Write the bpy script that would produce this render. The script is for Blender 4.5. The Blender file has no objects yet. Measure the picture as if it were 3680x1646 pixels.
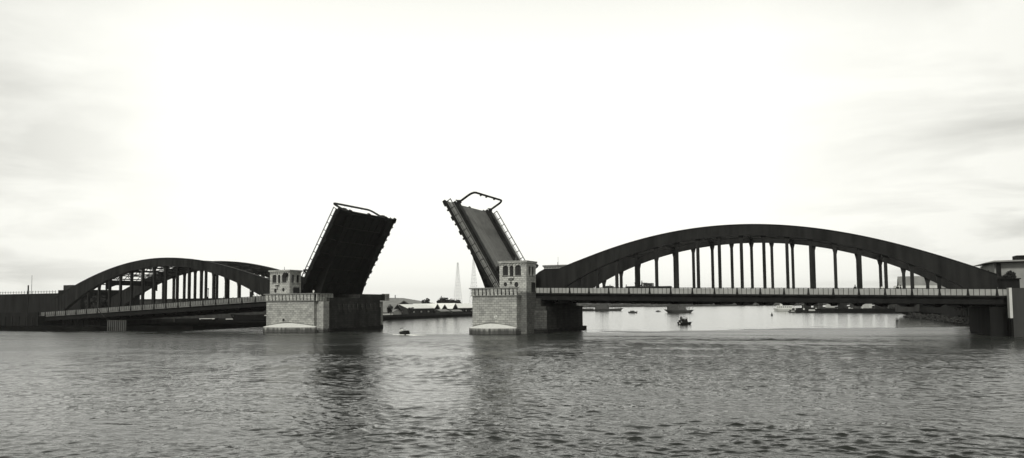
import bpy, bmesh, math, random
import numpy as np
from mathutils import Vector, Matrix
random.seed(7)
rng = random.Random(11)
R = math.radians
scene = bpy.context.scene
col = scene.collection

# ------------------------------------------------------------------ camera
cd = bpy.data.cameras.new("camera")
cam = bpy.data.objects.new("camera", cd); col.objects.link(cam)
yaw, pit, rol = R(23.6), R(3.5), R(0.5)
F = Vector((-math.sin(yaw)*math.cos(pit), math.cos(yaw)*math.cos(pit), math.sin(pit)))
Rt = Vector((math.cos(yaw), math.sin(yaw), 0)); Up = Rt.cross(F)
R2 = Rt*math.cos(rol) - Up*math.sin(rol); U2 = Rt*math.sin(rol) + Up*math.cos(rol)
m = Matrix((R2, U2, -F)).transposed().to_4x4(); m.translation = Vector((97, -158, 6.4))
cam.matrix_world = m
cd.sensor_width = 36; cd.lens = 36*2684/3680
cd.shift_y = 108/3680
cd.clip_end = 20000; cd.clip_start = .5
scene.camera = cam

# ------------------------------------------------------------------ sky and sun
SUN_ELEV, SUN_AZ = 48, 172      # azimuth measured clockwise from +Y
w = bpy.data.worlds.new("World"); scene.world = w; w.use_nodes = True
nt = w.node_tree; nt.nodes.clear()
def N(t, **k):
    n = nt.nodes.new(t)
    for a, b in k.items():
        if a.startswith('i_'): n.inputs[a[2:].replace('_', ' ')].default_value = b
        else: setattr(n, a, b)
    return n
L = lambda a, b: nt.links.new(a, b)
def mth(op, a, b=None, c=None, clamp=False):
    n = nt.nodes.new('ShaderNodeMath'); n.operation = op; n.use_clamp = clamp
    for i, x in enumerate((a, b, c)):
        if x is None: continue
        if isinstance(x, (int, float)): n.inputs[i].default_value = x
        else: nt.links.new(x, n.inputs[i])
    return n.outputs[0]
def ramp(fac, stops):
    n = nt.nodes.new('ShaderNodeValToRGB'); e = n.color_ramp.elements
    while len(e) > 1: e.remove(e[-1])
    for i, (p, c) in enumerate(stops):
        el = e[0] if i == 0 else e.new(p)
        el.position = p; el.color = (c, c, c, 1) if isinstance(c, (int, float)) else (*c, 1)
    nt.links.new(fac, n.inputs[0]); return n.outputs[0]
sky = N('ShaderNodeTexSky', sky_type='NISHITA', sun_disc=False)
sky.sun_elevation = R(SUN_ELEV); sky.sun_rotation = R(SUN_AZ); sky.air_density = 1; sky.dust_density = 4
bw = N('ShaderNodeRGBToBW'); L(sky.outputs[0], bw.inputs[0])
tc = N('ShaderNodeTexCoord')
sp = N('ShaderNodeSeparateXYZ'); L(tc.outputs['Generated'], sp.inputs[0])
# cloud layer: direction projected on a high flat sheet so the banks flatten to the horizon
zz = mth('MAXIMUM', mth('ADD', sp.outputs[2], .12), .02)
cx = mth('DIVIDE', sp.outputs[0], zz); cy = mth('DIVIDE', sp.outputs[1], zz)
cb = N('ShaderNodeCombineXYZ'); L(cx, cb.inputs[0]); L(cy, cb.inputs[1])
n1 = N('ShaderNodeTexNoise', noise_dimensions='3D'); n1.inputs['Scale'].default_value = .9; n1.inputs['Detail'].default_value = 7; n1.inputs['Roughness'].default_value = .55; n1.inputs['Distortion'].default_value = .4
L(cb.outputs[0], n1.inputs['Vector'])
# thicker cloud away from the bright middle of the sky (azimuth of the bright break)
az = mth('ARCTAN2', sp.outputs[0], sp.outputs[1])
da = mth('ABSOLUTE', mth('ADD', az, R(26)))
edge = mth('MULTIPLY', mth('SUBTRACT', da, .36), 3.4, clamp=True)
hi = mth('MULTIPLY', mth('SUBTRACT', sp.outputs[2], .1), 3.0, clamp=True)
cloud = mth('MULTIPLY', mth('SUBTRACT', n1.outputs[0], .44), 5.0, clamp=True)
dark = mth('MULTIPLY', cloud, edge)
lum = mth('SUBTRACT', 1.04, mth('MULTIPLY', dark, .36))
lum = mth('SUBTRACT', lum, mth('MULTIPLY', edge, .15))
# unseen upper sky, dimmed more to the right so the water reflects darker
over = mth('MULTIPLY', mth('SUBTRACT', sp.outputs[2], .32), 3.2, clamp=True)
over = mth('MULTIPLY', over, mth('ADD', .62, mth('MULTIPLY', mth('MULTIPLY', mth('ADD', az, R(30)), 1.3, clamp=True), .28)))
lum = mth('MULTIPLY', lum, mth('SUBTRACT', 1.0, over))
back = mth('MULTIPLY', mth('MULTIPLY', sp.outputs[1], -1.0), 1.5, clamp=True)
lum = mth('MULTIPLY', lum, mth('SUBTRACT', 1.0, mth('MULTIPLY', back, .35)))
tot = mth('ADD', mth('MULTIPLY', lum, 9.3), mth('MULTIPLY', bw.outputs[0], .06))
cc = N('ShaderNodeCombineXYZ')
L(tot, cc.inputs[0]); L(mth('MULTIPLY', tot, 1.0), cc.inputs[1]); L(mth('MULTIPLY', tot, .935), cc.inputs[2])
bg = N('ShaderNodeBackground'); bg.inputs[1].default_value = .1
L(cc.outputs[0], bg.inputs[0])
wo = N('ShaderNodeOutputWorld'); L(bg.outputs[0], wo.inputs[0])

sd = bpy.data.lights.new("sun", 'SUN'); sd.energy = 2.3; sd.angle = R(10); sd.color = (1, .985, .93)
sun = bpy.data.objects.new("sun", sd); col.objects.link(sun)
a = R(SUN_AZ); e = R(SUN_ELEV)
sdir = Vector((math.sin(a)*math.cos(e), math.cos(a)*math.cos(e), math.sin(e)))
sun.rotation_euler = sdir.to_track_quat('Z', 'Y').to_euler()
scene.view_settings.view_transform = 'Standard'; scene.view_settings.look = 'None'
scene.view_settings.exposure = 0.2; scene.view_settings.gamma = 1
scene.view_settings.use_curve_mapping = False

# ------------------------------------------------------------------ materials
MATS = {}
def tint(v):           # the print's faint warm green neutral
    return (v*.99, v*1.0, v*.94)
def material(name, base, rough=.8, var=.25, scale=1.5, spec=.3, metal=0, streak=False, brick=None, bump=0):
    global nt
    if name in MATS: return MATS[name]
    mt = bpy.data.materials.new(name); mt.use_nodes = True; nt = mt.node_tree
    b = nt.nodes['Principled BSDF']
    b.inputs['Roughness'].default_value = rough; b.inputs['Metallic'].default_value = metal
    b.inputs['Specular IOR Level'].default_value = min(spec, .12) if base < .06 and rough > .5 else spec
    tcn = nt.nodes.new('ShaderNodeTexCoord')
    ob = tcn.outputs['Object']
    vec = ob
    if streak:
        mp = nt.nodes.new('ShaderNodeMapping'); mp.inputs['Scale'].default_value = (1, 1, .15)
        L2(ob, mp.inputs[0]); vec = mp.outputs[0]
    n = nt.nodes.new('ShaderNodeTexNoise'); n.inputs['Scale'].default_value = scale; n.inputs['Detail'].default_value = 6
    L2(vec, n.inputs['Vector'])
    fac = n.outputs[0]
    lo, hi_ = base*(1-var), base*(1+var)
    c = ramp(fac, [(.3, tint(lo)), (.7, tint(hi_))])
    if brick:
        bwid, bh, mortar, msize = brick
        s = nt.nodes.new('ShaderNodeSeparateXYZ'); L2(ob, s.inputs[0])
        k = nt.nodes.new('ShaderNodeCombineXYZ')
        L2(mth('ADD', s.outputs[0], s.outputs[1]), k.inputs[0]); L2(s.outputs[2], k.inputs[1])
        bt = nt.nodes.new('ShaderNodeTexBrick'); L2(k.outputs[0], bt.inputs['Vector'])
        bt.inputs['Scale'].default_value = 1; bt.inputs['Brick Width'].default_value = bwid; bt.inputs['Row Height'].default_value = bh
        bt.inputs['Mortar Size'].default_value = msize; bt.inputs['Mortar Smooth'].default_value = .3
        bt.inputs['Color1'].default_value = (.72, .72, .72, 1); bt.inputs['Color2'].default_value = (1.12, 1.12, 1.1, 1)
        bt.inputs['Mortar'].default_value = (mortar, mortar, mortar, 1)
        mx = nt.nodes.new('ShaderNodeMix'); mx.data_type = 'RGBA'; mx.blend_type = 'MULTIPLY'; mx.inputs[0].default_value = 1
        L2(c, mx.inputs[6]); L2(bt.outputs['Color'], mx.inputs[7]); c = mx.outputs[2]
        # weathering: tide line staining with a ragged edge
        tide = mth('ADD', s.outputs[2], mth('MULTIPLY', fac, 1.4))
        tr = ramp(mth('MULTIPLY', tide, .25), [(.34, .32), (.46, 1.0)])
        m2 = nt.nodes.new('ShaderNodeMix'); m2.data_type = 'RGBA'; m2.blend_type = 'MULTIPLY'; m2.inputs[0].default_value = 1
        L2(c, m2.inputs[6]); L2(tr, m2.inputs[7]); c = m2.outputs[2]
        bp = nt.nodes.new('ShaderNodeBump'); bp.inputs['Distance'].default_value = .05; bp.inputs['Strength'].default_value = .8
        L2(bt.outputs['Fac'], bp.inputs['Height']); bp.invert = True; L2(bp.outputs[0], b.inputs['Normal'])
    elif bump:
        bp = nt.nodes.new('ShaderNodeBump'); bp.inputs['Distance'].default_value = bump
        L2(fac, bp.inputs['Height']); L2(bp.outputs[0], b.inputs['Normal'])
    L2(c, b.inputs['Base Color'])
    MATS[name] = mt; return mt
def L2(a_, b_): nt.links.new(a_, b_)

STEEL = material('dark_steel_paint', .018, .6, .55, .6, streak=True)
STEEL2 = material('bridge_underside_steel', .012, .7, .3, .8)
STONE = material('granite_blocks', .40, .85, .16, .9, brick=(1.05, .5, .36, .035))
STONE_W = material('tower_stone', .52, .85, .12, .9, brick=(.8, .42, .38, .03))
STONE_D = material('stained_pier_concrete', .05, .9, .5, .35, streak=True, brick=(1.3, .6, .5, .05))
CAP = material('pale_cutwater_cap', .6, .8, .08, 1.5)
FOOT = material('pier_footing', .3, .85, .4, 1.2, streak=True, brick=(.5, 3.0, .7, .03))
COPE = material('coping', .2, .8, .3, 2)
PANEL = material('pale_railing_panel', .35, .7, .15, .8)
PANEL_L = material('weathered_railing_panel', .16, .7, .3, .8)
DARK = material('dark_opening', .012, .5, .2, 2)
GLASS = material('window_glass', .02, .12, .1, 2, spec=.5)
ROADM = material('road_surface', .13, .85, .3, 1.1)
WALKM = material('sidewalk_surface', .30, .85, .2, 1.5)
TIMBER = material('tarred_timber', .02, .8, .5, 1.5, streak=True)
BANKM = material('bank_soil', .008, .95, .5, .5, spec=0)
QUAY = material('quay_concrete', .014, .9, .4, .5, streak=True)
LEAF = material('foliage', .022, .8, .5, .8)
BARK = material('bark', .04, .9, .3, 3)
ROOFW = material('bright_tin_roof', .8, .6, .08, .5)
ROOFG = material('grey_slate_roof', .2, .8, .2, .3)
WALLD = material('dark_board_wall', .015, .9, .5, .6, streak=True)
WALLM = material('grey_board_wall', .04, .9, .4, .4, streak=True)
WALLP = material('pale_render_wall', .45, .85, .2, .3)
BLDG = material('grey_building_wall', .3, .85, .15, .5)
HULLD = material('dark_hull', .015, .6, .4, 1)
HULLG = material('grey_hull', .06, .6, .3, 1)
HULLW = material('white_hull', .7, .5, .1, 1)
WOOD = material('deck_wood', .18, .8, .4, 2)
SKIN = material('skin', .22, .6, .05, 8)
CLOTHW = material('white_shirt', .8, .8, .05, 8)
CLOTHD = material('dark_clothes', .03, .85, .2, 8)
CARM = material('car_paint', .03, .3, .1, 2, spec=.6)
TYRE = material('tyre', .02, .9, .1, 5)
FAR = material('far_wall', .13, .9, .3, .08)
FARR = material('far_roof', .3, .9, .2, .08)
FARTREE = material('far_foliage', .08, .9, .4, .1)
MASTM = material('mast_steel', .3, .7, .1, 1)
FOAM = material('foam', .85, .6, .1, 4)
ROCK = material('riprap_rock', .03, .9, .8, 1.2, bump=.2)

# ------------------------------------------------------------------ mesh helpers
class MB:
    def __init__(s): s.bm = bmesh.new()
    def box(s, x0, x1, y0, y1, z0, z1):
        v = [s.bm.verts.new((x, y, z)) for z in (z0, z1) for x, y in ((x0, y0), (x1, y0), (x1, y1), (x0, y1))]
        for f in ((0, 3, 2, 1), (4, 5, 6, 7), (0, 1, 5, 4), (1, 2, 6, 5), (2, 3, 7, 6), (3, 0, 4, 7)):
            s.bm.faces.new([v[i] for i in f])
        return s
    def hexa(s, bot, top):
        """closed prism between two polygons with the same number of points"""
        n = len(bot)
        a_ = [s.bm.verts.new(p) for p in bot]; b_ = [s.bm.verts.new(p) for p in top]
        s.bm.faces.new(a_[::-1]); s.bm.faces.new(b_)
        for i in range(n):
            j = (i+1) % n; s.bm.faces.new((a_[i], a_[j], b_[j], b_[i]))
        return s
    def prism(s, poly, z0, z1):
        return s.hexa([(x, y, z0) for x, y in poly], [(x, y, z1) for x, y in poly])
    def xz(s, poly, y0, y1):
        return s.hexa([(x, y0, z) for x, z in poly], [(x, y1, z) for x, z in poly])
    def yz(s, poly, x0, x1):
        return s.hexa([(x0, y, z) for y, z in poly], [(x1, y, z) for y, z in poly])
    def bar(s, p, q, r, n=6, r2=None):
        p = Vector(p); q = Vector(q); d = (q-p)
        if d.length < 1e-6: return s
        z = d.normalized(); x = z.orthogonal().normalized(); y = z.cross(x); r2 = r if r2 is None else r2
        A = [p+(x*math.cos(t)+y*math.sin(t))*r for t in [2*math.pi*i/n+math.pi/n for i in range(n)]]
        B = [q+(x*math.cos(t)+y*math.sin(t))*r2 for t in [2*math.pi*i/n+math.pi/n for i in range(n)]]
        return s.hexa(A, B)
    def tube(s, pts, r, n=8):
        for p, q in zip(pts, pts[1:]): s.bar(p, q, r, n)
        for p in pts[1:-1]: s.ball(p, r, 6)
        return s
    def ball(s, c, r, n=8, sc=(1, 1, 1)):
        mt = Matrix.Translation(c) @ Matrix.Diagonal((*[r*k for k in sc], 1))
        bmesh.ops.create_uvsphere(s.bm, u_segments=n, v_segments=max(4, n//2+1), radius=1, matrix=mt)
        return s
    def cyl(s, c, r, h, axis='z', n=16):
        c = Vector(c); d = {'x': Vector((1, 0, 0)), 'y': Vector((0, 1, 0)), 'z': Vector((0, 0, 1))}[axis]
        return s.bar(c-d*h/2, c+d*h/2, r, n)
    def build(s, name, mat, parent=None, mtx=None, smooth=False):
        bmesh.ops.recalc_face_normals(s.bm, faces=s.bm.faces)
        if mtx is not None: s.bm.transform(mtx)
        me = bpy.data.meshes.new(name); s.bm.to_mesh(me); s.bm.free()
        me.materials.append(mat)
        if smooth: me.polygons.foreach_set('use_smooth', [True]*len(me.polygons))
        o = bpy.data.objects.new(name, me); col.objects.link(o)
        if parent: o.parent = parent
        return o
def thing(name, label, cat, loc=(0, 0, 0), rz=0, group=None):
    o = bpy.data.objects.new(name, None); col.objects.link(o); o.location = loc; o.rotation_euler = (0, 0, rz)
    o.empty_display_size = .5
    return tag(o, label, cat, group)
def tag(o, label, cat, group=None):
    o['label'] = label; o['category'] = cat
    if group: o['group'] = group
    return o
def struct(o): o['kind'] = 'structure'; return o
def children(o): return [c for c in bpy.data.objects if c.parent is o]
def copy_thing(o, loc, rz=0, label=None, group=None):
    r = o.copy(); col.objects.link(r); r.location = loc; r.rotation_euler = (0, 0, rz)
    if label: r['label'] = label
    if group: r['group'] = group
    for ch in children(o):
        c = ch.copy(); col.objects.link(c); c.parent = r
        for g in children(ch):
            d = g.copy(); col.objects.link(d); d.parent = c
    return r
def carve(bm_solid, bm_cut):
    """boolean difference of two bmeshes, helpers removed afterwards"""
    out = []
    for b_ in (bm_solid, bm_cut):
        bmesh.ops.recalc_face_normals(b_, faces=b_.faces)
        me = bpy.data.meshes.new('tmp'); b_.to_mesh(me); b_.free()
        o = bpy.data.objects.new('tmp', me); col.objects.link(o); out.append(o)
    md = out[0].modifiers.new('b', 'BOOLEAN'); md.object = out[1]; md.operation = 'DIFFERENCE'; md.solver = 'EXACT'
    dg = bpy.context.evaluated_depsgraph_get()
    me = bpy.data.meshes.new_from_object(out[0].evaluated_get(dg))
    for o in out: bpy.data.objects.remove(o, do_unlink=True)
    r = MB(); r.bm.from_mesh(me); return r

# ------------------------------------------------------------------ water and land
def water_material():
    global nt
    mt = bpy.data.materials.new('river_water'); mt.use_nodes = True; nt = mt.node_tree
    b = nt.nodes['Principled BSDF']
    b.inputs['Base Color'].default_value = (.022, .024, .021, 1)
    b.inputs['IOR'].default_value = 1.26
    tcn = nt.nodes.new('ShaderNodeTexCoord'); ob = tcn.outputs['Object']
    def noise(sx, sy, det, rough=.55, rot=0, dist=0):
        mp = nt.nodes.new('ShaderNodeMapping'); mp.inputs['Scale'].default_value = (sx, sy, 1); mp.inputs['Rotation'].default_value = (0, 0, rot)
        mp.vector_type = 'TEXTURE'; mp.inputs['Scale'].default_value = (1/sx, 1/sy, 1)
        L2(ob, mp.inputs[0])
        n = nt.nodes.new('ShaderNodeTexNoise'); n.inputs['Scale'].default_value = 1; n.inputs['Detail'].default_value = det
        n.inputs['Roughness'].default_value = rough; n.inputs['Distortion'].default_value = dist
        L2(mp.outputs[0], n.inputs['Vector']); return n.outputs[0]
    at = nt.nodes.new('ShaderNodeAttribute'); at.attribute_name = 'ruffle'; ruff = at.outputs['Fac']
    h = mth('MULTIPLY', noise(.28, .75, 3, .6, -.1, .6), .10)
    h = mth('ADD', h, mth('MULTIPLY', noise(.9, 2.0, 3, .6, .2, .8), .13))
    h = mth('ADD', h, mth('MULTIPLY', noise(3, 5, 2, .6, -.3, .5), .02))
    h = mth('ADD', h, mth('MULTIPLY', noise(.07, .11, 4, .7, -.15, .8), 1.1))
    h = mth('MULTIPLY', h, mth('ADD', .12, mth('MULTIPLY', ruff, .26)))
    bp = nt.nodes.new('ShaderNodeBump'); bp.inputs['Distance'].default_value = 1; bp.inputs['Strength'].default_value = 1
    L2(h, bp.inputs['Height']); L2(bp.outputs[0], b.inputs['Normal'])
    a2 = nt.nodes.new('ShaderNodeAttribute'); a2.attribute_name = 'unresolved'
    L2(mth('ADD', .035, mth('MULTIPLY', a2.outputs['Fac'], .3)), b.inputs['Roughness'])
    return mt
WATER = water_material()
nr = np.random.default_rng(4)
def vnoise(x, y, sc, seed, octv=1):
    g = np.random.default_rng(seed).random((256, 256)); out = 0; amp = 1; tot = 0
    for o_ in range(octv):
        u = x/sc*(2**o_)+17.3*o_+500; v = y/sc*(2**o_)+9.1*o_+500
        iu = np.floor(u).astype(int); iv = np.floor(v).astype(int); fu = u-iu; fv = v-iv
        fu = fu*fu*(3-2*fu); fv = fv*fv*(3-2*fv)
        a_ = g[iu % 256, iv % 256]; b_ = g[(iu+1) % 256, iv % 256]; c_ = g[iu % 256, (iv+1) % 256]; d_ = g[(iu+1) % 256, (iv+1) % 256]
        out = out+amp*((a_*(1-fu)+b_*fu)*(1-fv)+(c_*(1-fu)+d_*fu)*fv); tot += amp; amp *= .6
    return out/tot
def water():
    # one sheet out to the horizon: finer cells on the reach in front of the bridge
    ox, oy = 97.0, -158.0
    rs = [14.0]
    while rs[-1] < 430: rs.append(rs[-1]*WAVE_R)
    while rs[-1] < 14000: rs.append(rs[-1]*1.09)
    rs = np.array(rs)
    az_ = np.concatenate([np.arange(-82, 36, WAVE_A), np.arange(36, 278, 5.0)]); az_ = np.radians(az_)
    rr_, aa = np.meshgrid(rs, az_, indexing='ij')
    x = ox+rr_*np.sin(aa); y = oy+rr_*np.cos(aa)
    cell = rr_*max(WAVE_R-1, math.radians(WAVE_A))
    bd = y-np.maximum(x-10, 0)*.62+(vnoise(x*.6, y, 9, 1, 4)-.5)*56
    ruff = 1-np.clip((bd+14)/6, 0, 1)
    pt_ = vnoise(x*.25+y*.08, y-x*.14, 11, 2, 4)
    cat = np.clip((pt_-.42)*4.5, 0, 1)
    # current rip: a long band of choppier water slanting across the left of the reach
    def band(x0, y0, x1, y1, w_):
        L_ = math.hypot(x1-x0, y1-y0); tx, ty = (x1-x0)/L_, (y1-y0)/L_
        s_ = (x-x0)*tx+(y-y0)*ty; d_ = (x-x0)*-ty+(y-y0)*tx+(vnoise(x, y, 9, 8, 2)-.5)*w_*1.6
        return np.exp(-(d_/w_)**2)*np.clip(s_/12+.5, 0, 1)*np.clip((L_-s_)/12+.5, 0, 1)
    rip = band(49, -123, 43, -109, 1.6)+band(43.5, -110, 38, -96, 2.0)+.8*band(38, -97, 35, -80, 2.6)
    rip = rip+.9*band(80, -125, 77.5, -110, 1.6)+.7*band(78, -112, 75, -92, 2.2)+.7*band(87, -126, 95, -110, 2.6)
    rip = rip+.6*band(96, -80, 107, -100, 4.0)+.6*band(61, -113, 76, -125, 2.0)+.7*band(91, -127, 101, -116, 1.8)
    amp = (.12+ruff*(.34+.72*cat)*(1+.15*np.clip((x-30+(y+60)*.3)/60, 0, 1)))+ruff*rip*.34
    amp = amp*(.48+.52*np.clip((y+132)/55, 0, 1))
    fade = np.clip((np.radians(35)-aa)*8, 0, 1)*np.clip((aa-np.radians(-81))*8, 0, 1)*np.clip((400-rr_)/60, 0, 1)
    z = np.zeros_like(x); dx = np.zeros_like(x); dy = np.zeros_like(x)
    n_ = 60
    for k in range(n_):
        lam = .32*(6.2**(k/(n_-1.0))); kk = 2*math.pi/lam
        th = math.radians(-84+nr.normal(0, 34)); cxx, cyy = math.cos(th), math.sin(th)
        st = .051*min(1.0, (1.1/lam)**1.1)
        a_ = st/kk
        wt = np.clip((lam/cell-2.2)/2, 0, 1)*amp*fade
        grp = .35+1.3*vnoise(x, y, lam*3.2, 30+k)
        ph = kk*(cxx*x+cyy*y)+nr.uniform(0, 6.28)+1.5*vnoise(x, y, lam*5, 90+k)*3
        z += a_*wt*grp*np.cos(ph); dx -= .8*a_*wt*grp*cxx*np.sin(ph); dy -= .8*a_*wt*grp*cyy*np.sin(ph)
    co = np.stack([x+dx, y+dy, z], -1).reshape(-1, 3)
    nR, nA = x.shape
    i0 = (np.arange(nR-1)[:, None]*nA+np.arange(nA)[None, :]); j0 = (np.arange(nR-1)[:, None]*nA+(np.arange(nA)+1)[None, :] % nA)
    q = np.stack([i0, i0+nA, j0+nA, j0], -1).reshape(-1, 4)
    me = bpy.data.meshes.new('water')
    nv = len(co); co = np.vstack([co, [[ox, oy, 0]]])
    tri = np.stack([np.full(nA, nv), np.arange(nA), (np.arange(nA)+1) % nA], -1)
    me.vertices.add(nv+1); me.vertices.foreach_set('co', co.ravel().astype(np.float32))
    me.loops.add(q.size+tri.size); me.loops.foreach_set('vertex_index', np.concatenate([q.ravel(), tri.ravel()]).astype(np.int32))
    me.polygons.add(len(q)+nA)
    me.polygons.foreach_set('loop_start', np.concatenate([np.arange(len(q))*4, q.size+np.arange(nA)*3]).astype(np.int32))
    me.update(calc_edges=True); me.validate()
    me.polygons.foreach_set('use_smooth', np.ones(len(me.polygons), bool))
    at_ = me.attributes.new('ruffle', 'FLOAT', 'POINT')
    at_.data.foreach_set('value', np.append((ruff*(.5+.5*cat)).ravel(), 1).astype(np.float32))
    un = np.maximum(ruff*np.clip((cell-.22)/.38, 0, 1)*(.75+.25*cat), .2*(1-ruff)*np.clip((rr_-120)/60, 0, 1))
    me.attributes.new('unresolved', 'FLOAT', 'POINT').data.foreach_set('value', np.append(un.ravel(), 0).astype(np.float32))
    if me.polygons[0].normal.z < 0: me.flip_normals()
    me.materials.append(WATER)
    o = bpy.data.objects.new('water', me); col.objects.link(o)
    return struct(o)
WAVE_R, WAVE_A = 1.0035, .2
river = water()

def land(name, poly, z, mat, zb=-3):
    return MB().prism(poly, zb, z).build(name, mat)
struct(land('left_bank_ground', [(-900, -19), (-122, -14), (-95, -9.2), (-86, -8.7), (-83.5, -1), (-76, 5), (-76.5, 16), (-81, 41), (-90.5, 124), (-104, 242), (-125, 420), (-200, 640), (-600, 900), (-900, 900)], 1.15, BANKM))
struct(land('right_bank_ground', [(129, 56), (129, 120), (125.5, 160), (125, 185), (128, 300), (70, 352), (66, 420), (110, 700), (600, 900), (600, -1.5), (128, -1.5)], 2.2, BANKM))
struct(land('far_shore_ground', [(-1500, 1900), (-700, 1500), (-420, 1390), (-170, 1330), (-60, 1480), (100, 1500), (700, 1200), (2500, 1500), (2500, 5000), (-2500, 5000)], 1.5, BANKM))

# ------------------------------------------------------------------ arch spans
def zR(x): return 10.36 - .0196*(x-33)
def zL(x): return 9.55 + .0446*(x+43)
W0, W1 = 0.0, 27.0
RY0, RY1 = 4.0, 24.0      # rib planes
def pf(pts, deg=4):
    a_ = np.array(pts); c = (a_[:, 0].mean(), 45.0)
    k = np.polyfit((a_[:, 0]-c[0])/c[1], a_[:, 1], deg)
    return lambda x: float(np.polyval(k, (x-c[0])/c[1]))
topR = pf([(41.5, 15.75), (45.8, 17.3), (52, 19.2), (58.3, 20.8), (64.5, 21.95), (75, 22.7), (81.8, 22.6), (93.5, 21.3), (106.5, 17.9), (111, 16.4), (117, 13.9), (122, 12.1)])
lowR = pf([(40.5, 10.9), (47.2, 14.3), (55.4, 17.25), (64.6, 19.4), (78.6, 20.3), (87.1, 19.9), (97.1, 17.9), (106.3, 15.0), (112.5, 12.2), (118.3, 8.9)])
topL = pf([(-128.8, 12.2), (-120.4, 15.4), (-109.7, 18.5), (-97.9, 20.5), (-85.7, 21.25), (-75.8, 20.6), (-61.9, 18.1), (-55.7, 16.4), (-47, 13.9), (-41, 12.4)])
lowL = pf([(-122, 10.2), (-118.4, 12.05), (-113.7, 13.9), (-108.4, 15.5), (-103.1, 17.0), (-93.8, 18.4), (-87.9, 18.75), (-82.4, 18.6), (-70.5, 16.9), (-63, 15), (-58.5, 13.5), (-54.3, 11.7), (-49, 9.3)])

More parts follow.
